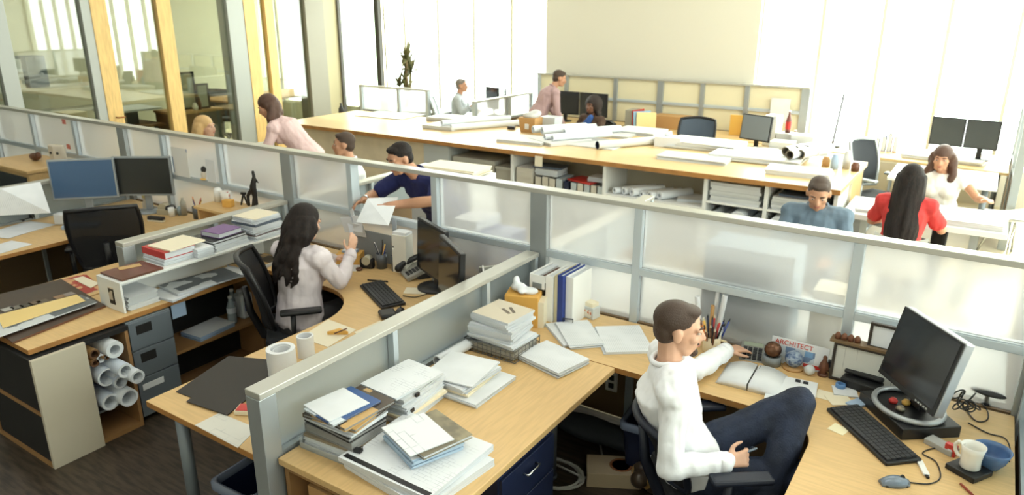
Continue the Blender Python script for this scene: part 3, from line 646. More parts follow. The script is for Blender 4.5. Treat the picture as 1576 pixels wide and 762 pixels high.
t = T('white_box', 'white box with a tissue on top standing on the counter', 'box', on(1030, 225)+(ZC,), .1)
O('body', MB().box(-.16, .16, -.1, .1, 0, .12), [mat('white_card', (220, 222, 226), .6)], t, bev=.003)
O('tissue', fuse(MB().ell((-.02, 0, .14), (.05, .04, .03)).ell((.0, .01, .16), (.02, .03, .03)), 'tissue', .012, 1, [PAPER]), [], t)
stack('drawing_stack', 'wavy topped drawing stack right of the white box on the counter', 'papers', on(1085, 227), ZC, .85, .5, .08, .02, CW, n=6, jit=.02)
stack('paper_stack', 'papers at the counter edge before the wavy stack', 'papers', on(1068, 246), ZC, .75, .35, .04, .05, CW, jit=.02)
stack('drawing_stack', 'wide stack of white drawings on the right of the counter', 'papers', on(1165, 244), ZC, .95, .65, .06, .04, CW, n=5, jit=.02)
stack('drawing_stack', 'white drawings at the right front corner of the counter', 'papers', on(1230, 268), ZC, .6, .36, .05, .05, CW, n=4, jit=.015)
for i, (px, py) in enumerate(((1207, 249), (1222, 247), (1238, 246), (1252, 249), (1213, 255), (1230, 254))):
    O('paper_roll', MB().roll((0, 0, 0), (.1, .32, 0), .05, .037, 16, 0, 1), [RPW, mat('roll_inside', (110, 100, 84), .8)], None, on(px, py)+(ZC+.115,), 0, ('first', 'second', 'third', 'last')[i]+' roll from the left in the back row on the right end of the counter' if i < 4 else ('left', 'right')[i-4]+' roll in the front row on the right end of the counter', 'paper roll', 'rolls on the right end of the counter')
for i, (px, py, hh, mm) in enumerate(((1270, 247, .1, KRAFT), (1290, 250, .15, mat('pale_blue_card', (160, 182, 208), .6)), (1300, 247, .18, CW), (1278, 256, .09, BROWN))):
    O('jar', MB().lathe([(.001, 0), (.04, 0), (.042, hh*.7), (.03, hh*.85), (.03, hh), (.001, hh)], n=14), [mm], None, (-1.36+.1*i, 8.1-.09*(i % 2), ZC+.0005), 0, ('brown jar', 'pale blue bottle', 'white bottle', 'dark brown pot')[i]+' at the right end of the counter', 'jar')
# second low table with the two women
t = T('work_table', 'white work table where the two women sit', 'table', (-1.0, 7.1, 0))
O('tabletop', MB().box(0, 1.3, 0, .76, .68, .73), [WHITEL], t, bev=.004)
O('cross_leg', MB().box(1.04, 1.1, .1, .66, 0, .68), [ALU], t); O('cross_leg', MB().box(.1, .16, .1, .66, 0, .68), [ALU], t)
O('foot_rail', MB().box(.1, 1.1, .36, .4, .1, .14), [ALU], t)
stack('drawing_set', 'thick white drawing set on the right of the women\'s table', 'papers', (-.12, 7.42), .73, .75, .55, .05, 0.03, CW)
stack('drawing_stack', 'white sheets on the left of the women\'s table', 'papers', (-.93+.2, 7.45), .73, .36, .5, .03, 0.05, CW)
# ---- desks along the far wall and beyond the counter
FW = mat('far_maple', (222, 190, 136), .4, vary=.06, scale=3)
desk('far desk under the beige wall beside the seated woman in blue', [(-6.85, 10.55), (-5.0, 10.55), (-5.0, 11.25), (-6.85, 11.25)], [(-6.7, 10.65), (-5.1, 10.65)], m=FW)
desk('far desk under the beige wall behind the empty grey chair', [(-4.95, 10.45), (-2.3, 10.45), (-2.3, 11.25), (-4.95, 11.25)], [(-4.4, 10.6), (-2.4, 10.6)], m=FW)
desk('far wing desk between the grey chair and the white clutter', [(-2.95, 8.7), (-2.0, 8.7), (-2.0, 10.4), (-2.95, 10.4)], [(-2.85, 8.8), (-2.1, 8.8)], m=FW)
desk('far wing desk carrying the leaning folders', [(-4.6, 8.9), (-3.95, 8.9), (-3.95, 10.43), (-4.6, 10.43)], [(-4.5, 9.0), (-4.05, 9.0)], m=FW)
desk('far desk beneath the two monitors at the right', [(-1.85, 10.35), (.3, 10.0), (.3, 11.25), (-1.85, 11.25)], [(.2, 10.2), (-1.7, 10.5)], m=FW)
desk('small white topped desk just behind the woman in white', [(-.85, 9.0), (.2, 9.0), (.2, 9.95), (-.85, 9.95)], [(.1, 9.1), (-.75, 9.1), (.1, 9.85)], m=WHITEL)
desk('narrow white desk in front of the seated grey-haired man by the windows', [(-7.62, 9.9), (-7.1, 9.9), (-7.1, 11.2), (-7.62, 11.2)], [(-7.5, 10.0), (-7.5, 11.1)], m=WHITEL)
t = T('window_cabinet', 'low white topped cabinet with a dark front left of the seated grey-haired man', 'cabinet', (-9.35, 10.35, 0)); O('body', MB().box(0, .85, 0, .5, 0, .7), [DARK], t, bev=.004); O('top', MB().box(-.02, .87, -.02, .52, .7, .73), [WHITEL], t, bev=.003)
def monitor(label, loc, rz, w=.5, h=.32, tilt=0., z=.12, scr=None, body=None, group=None, base=True):
    t = T('monitor', label, 'monitor', loc, rz, group)
    R = Matrix.Translation((0, 0, z+h/2)) @ Matrix.Rotation(tilt, 4, 'X')
    m = MB(); m.T = R; m.box(-w/2, w/2, .0, .035, -h/2, h/2); O('housing', m, [body or BLACK], t, bev=.005)
    m = MB(); m.T = R; m.box(-w/2+.015, w/2-.015, -.003, .0005, -h/2+.018, h/2-.015); O('screen', m, [scr or SCREEN], t)
    if base:
        O('stand', MB().box(-.03, .03, .035, .06, .0, z+h*.5), [body or BLACK], t, bev=.004)
        O('base', MB().lathe([(.001, 0), (.12, 0), (.12, .012), (.03, .02), (.001, .02)], (0, .03, 0), 24), [body or BLACK], t)
    return t
monitor('left one of the two black monitors under the beige wall', (-6.02, 10.75, .73), .1, .52, .38)
monitor('right one of the two black monitors under the beige wall', (-5.48, 10.75, .73), -.05, .52, .38)
monitor('black monitor right of the seated grey-haired man', (-7.42, 10.62, .73), -.3, .36, .38)
monitor('edge-on monitor at the end of the desk by the windows', (-7.22, 10.75, .73), -1.1, .34, .36)
monitor('left one of the two grey monitors at the right by the windows', (-.42, 10.75, .73), -.12, .38, .36, .0, .14, mat('grey_screen', (62, 66, 66), .3))
monitor('right one of the two grey monitors at the right by the windows', (-.04, 10.7, .73), -.12, .37, .36, .0, .14, mat('grey_screen', (62, 66, 66), .3))
monitor('grey monitor on the far desk beside the white tower box', (-2.6, 9.9, .73), -.35, .46, .34, -.12, .12, mat('pale_screen', (120, 128, 136), .3))
stack('papers_under_monitors', 'white papers lying below the two grey monitors', 'papers', (-.4, 10.42), .73, .9, .22, .05, -.15, CW, n=4, jit=.02)
for i, (x, hh, mm) in enumerate(((-1.12, .2, BLUE), (-1.05, .24, mat('slate_card', (86, 96, 110), .5)), (-.98, .2, RED), (-1.2, .16, DARK))):
    book(('blue', 'slate', 'red', 'black')[i]+' book upright on the far right desk left of the monitors', (x, 10.8), .73, .05, .16, hh, 0, mm, 'upright books on the far right desk')
t = T('folder_rack', 'grey folder box leaning on the far wing desk', 'file holder', (-4.68, 10.68, .731))
O('box', MB().box(-.12, .0, -.15, .15, 0, .3), [GREYBX], t, bev=.003)
for i, (mm, l) in enumerate(((RED, 'red folder next to the grey folder box'), (mat('sky_card', (150, 186, 214), .5), 'light blue folder beside the red folder'), (YELLOW, 'yellow folder leaning in front of the blue one'))):
    O('folder', MB().rbox((0, 0, .15), (.02, .3, .3 - .02*i)), [mm if i < 2 else mat('pale_yellow_card', (246, 220, 158), .5)], None, (-4.62+.09*i, 10.66-.06*i, .735), -.25-.3*i, l, 'folder', rot=(0, -.06-.05*i, -.2-.45*i))
O('cardboard_box', MB().box(-.3, .3, -.15, .15, 0, .2), [KRAFT], None, (-4.2, 11.08, .731), 0, 'brown cardboard box on the far desk behind the yellow folder', 'box', bev=.004)
O('red_binder', MB().box(-.03, .03, -.12, .12, 0, .3), [RED], None, (-3.02+.1, 10.85, .73), .1, 'red binder upright behind the empty grey chair', 'binder', bev=.003)
O('orange_folder', MB().box(-.11, .11, -.02, .02, 0, .3), [YELLOW], None, (-3.15, 10.95, .73), 0, 'orange folder beside the red binder', 'folder', bev=.003)
O('pinned_sheet', MB().box(-.14, .14, -.004, 0, 0, .36), [PAPER], None, (-2.98+.35, 11.26, .92), 0, 'white sheet with writing pinned on the far cream screen', 'sheet')
O('black_cup', MB().lathe([(.001, 0), (.05, 0), (.055, .14), (.045, .14), (.04, .02)], n=16), [DARK], None, (-2.62, 10.75, .73), 0, 'black pen cup below the pinned sheet', 'cup')
O('brown_cup', MB().lathe([(.001, 0), (.06, 0), (.075, .12), (.065, .12), (.05, .02)], n=16), [mat('terracotta', (150, 92, 56), .6)], None, on(1148, 205, .73)+(.73,), 0, 'terracotta cup on the wing desk in front of the grey monitor', 'cup')
t = T('tower_box', 'tall white box standing on the wing desk by the counter', 'box', on(1188, 210, .85)+(.73,), -.2)
O('body', MB().box(-.09, .09, -.1, .1, 0, .42), [WHITEP], t, bev=.01)
O('front_strip', MB().box(-.05, .0, -.105, -.1, .05, .3), [GREYP], t)
def ketchup(label, loc, h):
    t = T('sauce_bottle', label, 'bottle', loc)
    O('body', MB().lathe([(.001, 0), (.035, 0), (.038, h*.55), (.015, h*.8), (.015, h*.92)], n=14), [mat('bottle_dark', (120, 70, 60), .3)], t)
    O('label_band', MB().lathe([(.0385, h*.15), (.039, h*.5)], n=14, cap=False), [RED], t); O('cap', MB().cyl((0, 0, h*.92), (0, 0, h), .017, n=12), [WHITEP], t)
q = GY(1212, 204, 10.35)
stack('white_carton', 'white carton on which the tall red labelled bottle stands', 'box', (q.x, q.y), .7305, .24, .22, q.z-.7315, 0, CW, n=1)
ketchup('tall red labelled bottle on a white carton right of the white tower box', (q.x, q.y, q.z+.001), .3)
ketchup('small red bottle right of the white tower box', on(1222, 222, .73)+(.73,), .2)
for i, (px, py, wx, hh) in enumerate(((1205, 225, .3, .14), (1235, 222, .28, .2), (1255, 228, .3, .1), (1180, 228, .32, .06))):
    stack('white_clutter', ('low white carton', 'taller white carton', 'flat white carton', 'white tray')[i]+' behind the rolls on the right end of the counter', 'box', on(px, py, .8), .73, wx, .25, hh, .1*i, CW, n=2)
desk('sunlit white side table under the right windows', [(-1.95, 8.75), (-1.15, 8.75), (-1.15, 10.2), (-1.95, 10.2)], [(-1.25, 8.85), (-1.25, 10.1)], m=WHITEL)
t = T('floor_lamp', 'thin upright lamp pole on a small foot before the right windows', 'lamp', (-1.75, 10.7, .73)); O('foot', MB().lathe([(.001, 0), (.1, 0), (.1, .02), (.001, .03)], n=18), [DARK], t); O('pole', MB().cyl((0, 0, .02), (.06, 0, .72), .012, n=8), [DARK], t)
office_chair('empty blue-grey chair before the beige wall', (-3.45, 9.9), PI+.15, m=mat('blue_grey_mesh', (70, 82, 98), .7), bh=.5)
office_chair('pale chair of the seated grey-haired man by the windows', (-8.15, 10.28), -1.0, m=mat('pale_mesh', (186, 190, 188), .6), fm=ALUW, bh=.5, arms=False)
office_chair('black chair the woman in blue sits on', (-5.0, 9.75), PI-.3, bh=.36, arms=False)
office_chair('dark chair with white armrests right of the counter end', (-.95, 9.25), -2.0, m=mat('dark_mesh', (52, 56, 62), .8), fm=ALU)
def shell_chair(label, xy, rz):
    t = T('shell_chair', label, 'chair', (xy[0], xy[1], 0), rz)
    rr = []
    for i in range(9):
        v = i/8; y = .22-.46*min(1, v*1.6) if v < .62 else -.24-.1*(v-.62)/.38
        z = .45-.02*math.sin(v*5) if v < .62 else .45+.34*(v-.62)/.38
        rr.append([V((u*.21*(1-.1*v), y, z+.05*abs(u)**2.5)) for u in (-1, -.7, -.35, 0, .35, .7, 1)])
    vs = [p for r in rr for p in r]+[p-V((0, -.006, .012)) for r in rr for p in r]; fs = []
    for a in range(8):
        for b in range(6): q = (a*7+b, a*7+b+1, (a+1)*7+b+1, (a+1)*7+b); fs += [q[::-1], tuple(k+63 for k in q)]
    O('seat_shell', MB().add(vs, fs, 0, True), [WHITEP], t)
    for x in (-1, 1):
        for y in (-1, 1): O('leg', MB().cyl((x*.12, y*.1, .43), (x*.22, y*.2, 0), .012, n=8), [CHROME], t)
shell_chair('empty white shell chair at the right edge beyond the table', (.42, 9.0), 2.2)
shell_chair('white shell chair of the woman in red', (-.42, 6.55), 0)
# plant by the window
t = T('potted_plant', 'tall spiky plant in a pot against the bright windows', 'plant', (-9.75, 10.95, 0))
O('pot', MB().lathe([(.001, 0), (.16, 0), (.2, .4), (.18, .4), (.17, .36), (.001, .36)], n=20), [mat('grey_pot', (140, 138, 130), .7)], t)
rnd = random.Random(5); LEAF = mat('plant_leaf', (112, 104, 62), .6, rgb2=(84, 92, 50), scale=6)
st = [(0, 0, .36), (.03, .02, .8), (.0, .0, 1.2)]
O('stem', MB().tube(st, .03, 8).tube([(0, 0, .5), (.1, .03, .9), (.14, .05, 1.35)], .025, 8).tube([(0, 0, .6), (-.1, .0, .95), (-.12, .0, 1.1)], .022, 8).tube([(.03, .0, .7), (.1, -.05, 1.2), (.13, -.05, 1.6)], .022, 8), [mat('plant_stem', (120, 100, 66), .7)], t)
m = MB()
for hx, hy, hz, n, ln in ((0, 0, 1.2, 26, .36), (.14, .05, 1.35, 26, .36), (-.12, 0, 1.08, 20, .3), (.13, -.05, 1.6, 40, .4), (.05, .0, 1.0, 30, .34), (.05, 0, 1.45, 26, .34)):
    for k in range(n):
        a = rnd.uniform(0, 2*PI); e = rnd.uniform(-.2, 1.4); l = ln*1.2*rnd.uniform(.6, 1.1)
        d = V((math.cos(a)*math.cos(e), math.sin(a)*math.cos(e), math.sin(e))); q = d.cross(V((0, 0, 1))).normalized()*.026
        b = V((hx, hy, hz)); c = b+d*l*.55; f = b+d*l+V((0, 0, -.25*l*math.cos(e)))
        m.add([b-q*.6, b+q*.6, c+q, c-q, f], [(0, 1, 2, 3), (3, 2, 4)])
O('foliage', m, [LEAF], t)
for i, (px, py) in enumerate(((596, 133), (603, 128))):
    t = T('small_plant', ('small plant', 'tiny plant')[i]+(' left of the tall one at the window foot' if i == 0 else ' tucked between the small plant and the tall one'), 'plant', (-10.55+.46*i, 11.25, .0))
    O('pot', MB().lathe([(.001, 0), (.1, 0), (.12, .6), (.001, .6)], n=14), [mat('grey_pot', (140, 138, 130), .7)], t)
    m = MB()
    for k in range(22):
        a = rnd.uniform(0, 2*PI); e = rnd.uniform(.2, 1.4); d = V((math.cos(a)*math.cos(e), math.sin(a)*math.cos(e), math.sin(e)))*.3; q = d.cross(V((0, 0, 1))).normalized()*.015; b = V((0, 0, .6))
        m.add([b-q, b+q, b+d*.6+q, b+d*.6-q, b+d], [(0, 1, 2, 3), (3, 2, 4)])
    O('foliage', m, [LEAF], t)
# ================================================================== glazed offices at the left
t = T('office_bookcase', 'long low shelf of boxes inside the glazed office at the far left', 'shelf', (-13.6, 4.0, 0))
O('carcass', MB().box(0, .5, 0, 3.0, 1.25, 1.29).box(0, .5, 0, 3.0, .85, .89).box(0, .5, 0, .03, 0, 1.25).box(0, .5, 2.97, 3.0, 0, 1.25), [WHITEL], t)
for i, (y, wy, h, mm, l) in enumerate(((4.2, .55, .5, KRAFT, 'tan box left on the office shelf'), (4.85, .12, .5, mat('rust_binder', (150, 86, 52), .6), 'rust binder beside the tan box'), (5.05, .6, .46, mat('grey_papers', (206, 208, 208), .7), 'pale box in the middle of the office shelf'), (5.72, .3, .5, mat('slate_card', (86, 96, 110), .5), 'slate box at the right on the office shelf'))):
    O('storage_box', MB().box(0, .35, 0, wy, 0, h), [mm], None, (-13.55, y, 1.29), 0, l+' behind the glass', 'box', bev=.005)
desk('brown desk inside the glazed office at the far left', [(-12.6, 3.6), (-11.4, 3.6), (-11.4, 6.88), (-12.6, 6.88)], [(-12.5, 3.7), (-11.5, 6.75)], m=mat('walnut', (120, 84, 54), .5))
for i, (y, wy, h, mm, l) in enumerate(((4.0, .25, .26, DARK, 'dark machine'), (4.35, .22, .3, mat('slate_card', (86, 96, 110), .5), 'blue-black binder bundle'), (4.75, .6, .22, GREYBX, 'grey flat box'), (5.5, .3, .28, CREAM, 'cream box'), (6.2, .4, .2, DARK, 'dark stack'))):
    O('office_item', MB().box(-.2, .2, 0, wy, 0, h), [mm], None, (-11.9, y, .73), 0, l+' on the desk inside the glazed office', 'box', bev=.006)
stack('white_plans', 'white plans on the desk inside the office seen past the door posts', 'papers', (-12.0, 6.6), .93, .7, .8, .03, 0, PAPER)
t = T('wood_cabinet', 'low brown cabinet with grey side inside the glazed office', 'cabinet', (-11.5, 6.95, 0))
O('body', MB().box(-.3, .3, 0, .85, 0, .86), [mat('walnut', (120, 84, 54), .5)], t, bev=.004); O('top', MB().box(-.32, .32, -.02, .87, .86, .9), [KRAFT], t, bev=.003); O('side_panel', MB().box(.301, .31, .42, .85, 0, .86), [mat('slate_panel', (92, 92, 86), .6)], t)
for i, (y, wy, h, zz) in enumerate(((7.22, .3, .62, .9), (7.46, .24, .42, .9))):
    t = T('picture_frame', ('larger black frame' if i == 0 else 'smaller black frame')+' leaning on the cabinet in the glazed office', 'frame', (-11.45+.1*i, y, zz))
    O('frame', MB().box(0, .02, 0, .03, 0, h).box(0, .02, wy-.03, wy, 0, h).box(0, .02, 0, wy, 0, .03).box(0, .02, 0, wy, h-.03, h), [BLACK], t)
    O('picture', MB().box(.004, .01, .03, wy-.03, .03, h-.03), [mat('grey_picture', (178, 180, 166), .6)], t)
for i, (y, h, r, l) in enumerate(((7.08, .16, .04, 'pale vase'), (7.35, .12, .05, 'white bowl'), (7.44, .2, .03, 'dark little sculpture'))):
    O('ornament', MB().lathe([(.001, 0), (r*.7, 0), (r, h*.5), (r*.5, h*.85), (r*.6, h), (.001, h)], n=14), [WHITEP if i < 2 else BROWN], None, (-11.25, y, .9), 0, l+' on the brown cabinet in the glazed office', 'ornament')
t = T('leaf_sculpture', 'dark curved blade ornament on the brown cabinet behind the glass', 'ornament', (-11.35, 6.98, .9)); O('blade', MB().tube([(0, .12, 0), (0, .06, .12), (0, 0, .22), (0, -.04, .34)], [.02, .018, .012, .004], 8), [BROWN], t)
office_chair('black office chair behind the glass beyond the door posts', (-12.9, 9.0), .6, bh=.5)
desk('tan desk behind the glass right of the grey column', [(-12.4, 8.15), (-11.2, 8.15), (-11.2, 10.6), (-12.4, 10.6)], [(-11.3, 8.3), (-11.3, 10.5)], z=.95, m=KRAFT)
O('counter_bottle', MB().lathe([(.001, 0), (.05, 0), (.05, .14), (.02, .2), (.02, .24), (.001, .24)], n=14), [DARK], None, (-9.5, 9.0, .73), 0, 'dark flask on the small table at the far left counter end', 'bottle')
desk('small side table behind the left end of the counter', [(-9.9, 8.6), (-9.0, 8.6), (-9.0, 9.6), (-9.9, 9.6)], [(-9.8, 8.7), (-9.1, 8.7)], m=FW)
# workstation furniture just behind the tall screen
desk('maple desk behind the tall screen used by the man in the navy polo', [(-4.55, 3.82), (-2.32, 3.82), (-2.32, 4.35), (-4.55, 4.35)], [(-4.4, 4.25), (-2.45, 4.25)])
desk('maple desk behind the tall screen used by the grey-shirted man', [(-2.2, 3.82), (.3, 3.82), (.3, 4.75), (-2.2, 4.75)], [(-2.1, 4.65), (.2, 4.65)], m=WHITEL)
desk('maple desk behind the tall screen near the fair-haired person', [(-6.9, 3.82), (-4.68, 3.82), (-4.68, 4.4), (-6.9, 4.4)], [(-6.8, 4.3), (-4.8, 4.3)])
stack('paper_stack', 'pale papers heaped just behind the tall screen right of the navy polo', 'papers', GY(700, 262, 4.9)[:2], 1.16, .55, .3, .06, .05, CREAM, jit=.02)
t = T('file_tower', 'white cupboard behind the tall screen carrying pale papers', 'cabinet', (GY(700, 262, 4.9).x, 4.9, 0)); O('body', MB().box(-.3, .3, -.2, .2, 0, 1.158), [WHITEL], t, bev=.004); O('door', MB().box(-.33, .33, -.21, -.2, .05, 1.1), [WHITEL], t)
stack('blue_box', 'blue carton showing through the frosted pane left of the thick post', 'box', (-2.75, 4.05), .73, .25, .25, .3, 0, BLUE, n=1)
stack('white_carton', 'white carton showing softly through the frosted pane', 'box', (-3.0+.0, 4.1), .73, .2, .3, .36, 0, PAPER, n=1)
stack('blue_grey_case', 'blue-grey case showing through the wide frosted pane', 'case', (-1.0, 4.1), .73, .5, .3, .5, 0, mat('blue_grey_case', (120, 140, 156), .6), n=1)
stack('cream_carton', 'cream carton showing through the frosted pane behind the open book', 'box', (-.55, 4.0), .73, .16, .2, .36, 0, CREAM, n=1)
# ================================================================== stacks on the near desk
def pile(xy, z, items):
    """items rest on one another; every item is a thing of its own"""
    for it in items:
        name, label, cat, wx, ly, h, rz, dx, dy, m, top = it[:11]
        if cat == 'book': book(label, (xy[0]+dx, xy[1]+dy), z, wx, ly, h, rz, m, name=name, pages=GREYE if name == 'magazine' else PAPERE)
        else: stack(name, label, cat, (xy[0]+dx, xy[1]+dy), z, wx, ly, h, rz, m, top, n=it[11] if len(it) > 11 else None)
        z += h+.0012
    return z
def on(px, py, z=ZD): p = G(px, py, z); return (p.x, p.y)
TRAY = mat('clear_tray', (190, 196, 196), .2, alpha=.45)
GREYE = mat('grey_magazine_pages', (158, 158, 156), .6, vary=.3, scale=90, stretch=(.02, .02, 14))
p1 = (-2.07, 1.86)
t = T('letter_tray', 'clear plastic tray under the magazine stack by the near screen post', 'tray', (p1[0], p1[1], ZD+.0005), .05)
O('tray_body', MB().box(-.15, .15, -.13, .13, 0, .004).box(-.15, -.146, -.13, .13, .004, .05).box(.146, .15, -.13, .13, .004, .05).box(-.146, .146, -.13, -.126, .004, .03), [TRAY], t, bev=.001)
S_ = 'in the magazine stack nearest the screen post'
pile(p1, ZD+.006, [
    ('report', 'white report at the bottom '+S_, 'papers', .28, .225, .045, .06, 0, 0, PAPER, PAPER),
    ('folder', 'grey clip folder low '+S_, 'folder', .285, .22, .012, .08, 0, 0, mat('taupe_card', (140, 128, 108), .6), None, 1),
    ('magazine', 'thick grey-paged magazine in the middle '+S_, 'book', .28, .21, .04, 0, 0, 0, GREYE, None),
    ('magazine', 'thin black covered magazine '+S_, 'book', .285, .21, .02, -.06, 0, 0, BLACK, None),
    ('report', 'white booklet above the black magazine '+S_, 'papers', .275, .21, .016, .03, .005, 0, PAPER, PAPER),
    ('magazine', 'brown photo magazine '+S_, 'book', .28, .21, .018, .12, 0, 0, MAGA, None),
    ('magazine', 'dark and tan picture magazine near the top '+S_, 'book', .22, .28, .018, -.06, .03, .02, MAGA, None),
    ('magazine', 'blue edged magazine under the top white sheet '+S_, 'book', .2, .25, .008, -.1, .0, -.01, MAGB, None),
    ('sheet', 'white sheet with a blue edge on top '+S_, 'papers', .19, .2, .004, -.16, -.02, -.025, PAPER, PAPER, 1)])
p2 = (-2.07, 2.23)
S_ = 'in the second stack along the near screen'
pile(p2, ZD, [
    ('report', 'bottom white report '+S_, 'papers', .24, .3, .035, .1, 0, 0, PAPER, PAPER),
    ('folder', 'cream folder with black clip '+S_, 'folder', .25, .31, .018, .0, .01, 0, CREAM, None, 2),
    ('report', 'thick clipped report '+S_, 'papers', .23, .3, .04, .12, .01, 0, PAPER, PAPER),
    ('report', 'slim white report '+S_, 'papers', .23, .3, .02, .02, 0, .01, PAPER, PAPER),
    ('folder', 'clear fronted report '+S_, 'folder', .23, .3, .018, .1, 0, 0, mat('pale_grey_card', (190, 194, 196), .5), None, 2),
    ('drawing_set', 'plan with blue edge on top '+S_, 'papers', .23, .31, .012, -.05, 0, 0, PAPER, PLAN, 2)])
for k, (dy, z) in enumerate(((-.1, .765), (-.1, .80), (-.06, .86))):
    O('binder_clip', MB().box(0, .012, -.012, .012, -.008, .008), [BLACK], None, (p2[0]+.128, p2[1]+dy, z), .1, ('lowest', 'middle', 'highest')[k]+' black binder clip on the second stack along the near screen', 'clip')
# big drawings in front
p3 = G(640, 700, ZD); p3 = (-1.72, 1.9)
S_ = 'in the big front pile of drawings'
z = pile(p3, ZD, [
    ('drawing_set', 'thick white set at the bottom '+S_, 'papers', .46, .40, .035, -.10, .02, -.0, PAPER, PAPER, 3),
    ('drawing_set', 'upper white plan set with a dark band '+S_, 'papers', .47, .42, .028, -.02, 0, .01, PAPER, PLAN, 2)])
O('dark_band', MB().box(-.225, .225, -.012, .012, 0, .0008), [BLACK], None, (p3[0]+.004, p3[1]-.178, z), -.02, 'black printed title band along the front of the big plan set', 'strip')
O('binder_clip', MB().box(-.016, .016, -.012, .012, 0, .012).tube([(-.01, .012, .006), (0, .035, .004), (.01, .012, .006)], .002, 6), [BLACK], None, (p3[0]-.19, p3[1]-.13, z+.001), .2, 'black binder clip on the corner of the big plan set', 'clip')
z = pile((p3[0]-.0, p3[1]+.055), z+.0008, [
    ('album', 'thick pale blue edged album on the big plan set', 'papers', .25, .235, .04, -.36, 0, 0, mat('pale_blue_pages', (176, 198, 218), .6, vary=.15, scale=80, stretch=(.02, .02, 14)), PAPER),
    ('album', 'olive photo covered album under the sketch sheet', 'book', .26, .24, .018, -.28, .02, .02, mat('olive_photo', (150, 140, 112), .45, rgb2=(112, 104, 84), scale=12), None),
    ('sheet', 'white sheet with a faint sketch on top of the olive album', 'papers', .25, .2, .004, -.36, -.01, -.025, PAPER, printmat('sketch', (226, 229, 232), (178, 182, 188), 7, .6, 'plan'), 1)])
p4 = (-1.985, 2.56)
S_ = 'in the low stack before the wire basket'
pile(p4, ZD, [
    ('drawing_set', 'widest white sheets at the bottom '+S_, 'papers', .36, .34, .02, .0, .03, 0, PAPER, PAPER, 4),
    ('report', 'cream report '+S_, 'papers', .26, .3, .02, .08, 0, 0, CREAM, PAPER),
    ('report', 'white report '+S_, 'papers', .27, .3, .025, -.05, 0, .0, PAPER, PAPER),
    ('sheet', 'loose top sheets '+S_, 'papers', .28, .29, .012, .12, .0, 0, PAPER, PAPER, 2)])
O('paper_roll', MB().roll((0, 0, 0), (.02, .42, 0), .03, .022, 20, 0, 1), [PAPER, PAPERE], None, (-2.19, 2.62, ZD+.032), 0, 'white rolled drawing lying along the foot of the near screen', 'paper roll')
# wire basket with thick manuals
p5 = (-2.03, 2.99)
t = T('wire_basket', 'wire letter basket full of papers under two thick manuals', 'basket', (p5[0], p5[1], ZD+.0005), -.0)
m = MB()
for z in (.006, .035, .07): m.tube([(-.165, -.125, z), (.165, -.125, z), (.165, .125, z), (-.165, .125, z)], .0025 if z < .07 else .004, 6, closed=True)
for i in range(12):
    u = -.165+.33*i/11; m.tube([(u, -.125, .006), (u, -.125, .07)], .0022, 5); m.tube([(u, .125, .006), (u, .125, .07)], .0022, 5); m.tube([(u, -.125, .006), (u, .125, .006)], .002, 5)
for i in range(8):
    u = -.125+.25*i/7; m.tube([(-.165, u, .006), (-.165, u, .07)], .0022, 5); m.tube([(.165, u, .006), (.165, u, .07)], .0022, 5)
O('wire_frame', m, [mat('basket_wire', (120, 122, 122), .4, .6)], t)
stack('basket_papers', 'mixed papers inside the wire basket', 'papers', p5, ZD+.01, .30, .225, .055, 0, mat('mixed_papers', (188, 184, 172), .6, vary=.2, scale=60, stretch=(.02, .02, 14)), PHOTO, n=7)
pile(p5, ZD+.073, [
    ('report', 'white bundle between the wire basket and the thick manuals', 'papers', .3, .23, .022, -.06, 0.01, 0, PAPER, PAPER),
    ('manual', 'lower of the two thick white manuals on the wire basket', 'papers', .27, .235, .07, .08, -.01, .0, PAPER, PAPER, 5),
    ('manual', 'upper thick manual with a beige cover on the wire basket', 'papers', .25, .235, .055, -.1, 0, .01, PAPER, mat('beige_cover', (204, 194, 174), .6), 4)])
for k in (0, 1): O('cover_mark', MB().box(-.04, .04, -.008, .008, 0, .0006), [mat('cover_ink', (110, 100, 88), .6)], None, (p5[0]+.02+.02*k, p5[1]+.02+.03*k-.01, ZD+.073+.151), -.5-.2*k, ('front','rear')[k]+' dark printed bar on the cover of the top manual', 'mark')
# tissue carton & files in the corner
t = T('tissue_box', 'yellow carton with crumpled white tissue beside the black file holders', 'box', on(818, 494)+(ZD+.0005,), .35)
t.location = (-2.125, 3.36, ZD+.0005)
O('carton', MB().box(-.1, .1, -.075, .075, 0, .19), [mat('amber_card', (222, 170, 84), .6)], t, bev=.003)
O('papers', MB().box(.1005, .135, -.07, .07, 0, .16), [CREAM], t)
O('tissue', fuse(MB().ell((-.03, 0, .22), (.05, .025, .03)).ell((-.05, .02, .25), (.02, .035, .03)).ell((.04, -.01, .205), (.05, .035, .022)).ell((.0, -.03, .21), (.03, .04, .015)), 'tissue', .008, 2, [PAPER]), [], t)
def upright(name, label, cat, x, y, wx, ly, h, rz, m, tilt=0., pages=None):
    t = T(name, label, cat, (x, y, ZD+.0005), rz); t.rotation_euler = (0, tilt, rz)
    c = .004
    O('case', MB().box(0, wx, 0, c, 0, h).box(0, c, c, ly, 0, h).box(wx-c, wx, c, ly, 0, h), [m], t, bev=.001)
    O('papers', MB().box(c+.001, wx-c-.001, c+.001, ly-.006, .004, h-.012), [pages or PAPERE], t)
    return t
FX, FY = -2.03, 3.44
t = T('magazine_holder', 'black magazine holder with white front and papers, leftmost of the upright files', 'file holder', (FX-.10, FY, ZD+.0005), -.03)
O('case', MB().box(0, .1, 0, .004, 0, .2).box(0, .004, 0, .25, 0, .27).box(.096, .1, 0, .25, 0, .27), [BLACK], t)
O('white_collar', MB().box(-.003, .103, -.006, -.0005, .2, .285).box(-.003, -.0005, -.006, .25, .24, .285).box(.1005, .103, -.006, .25, .24, .285), [WHITEP], t, bev=.002)
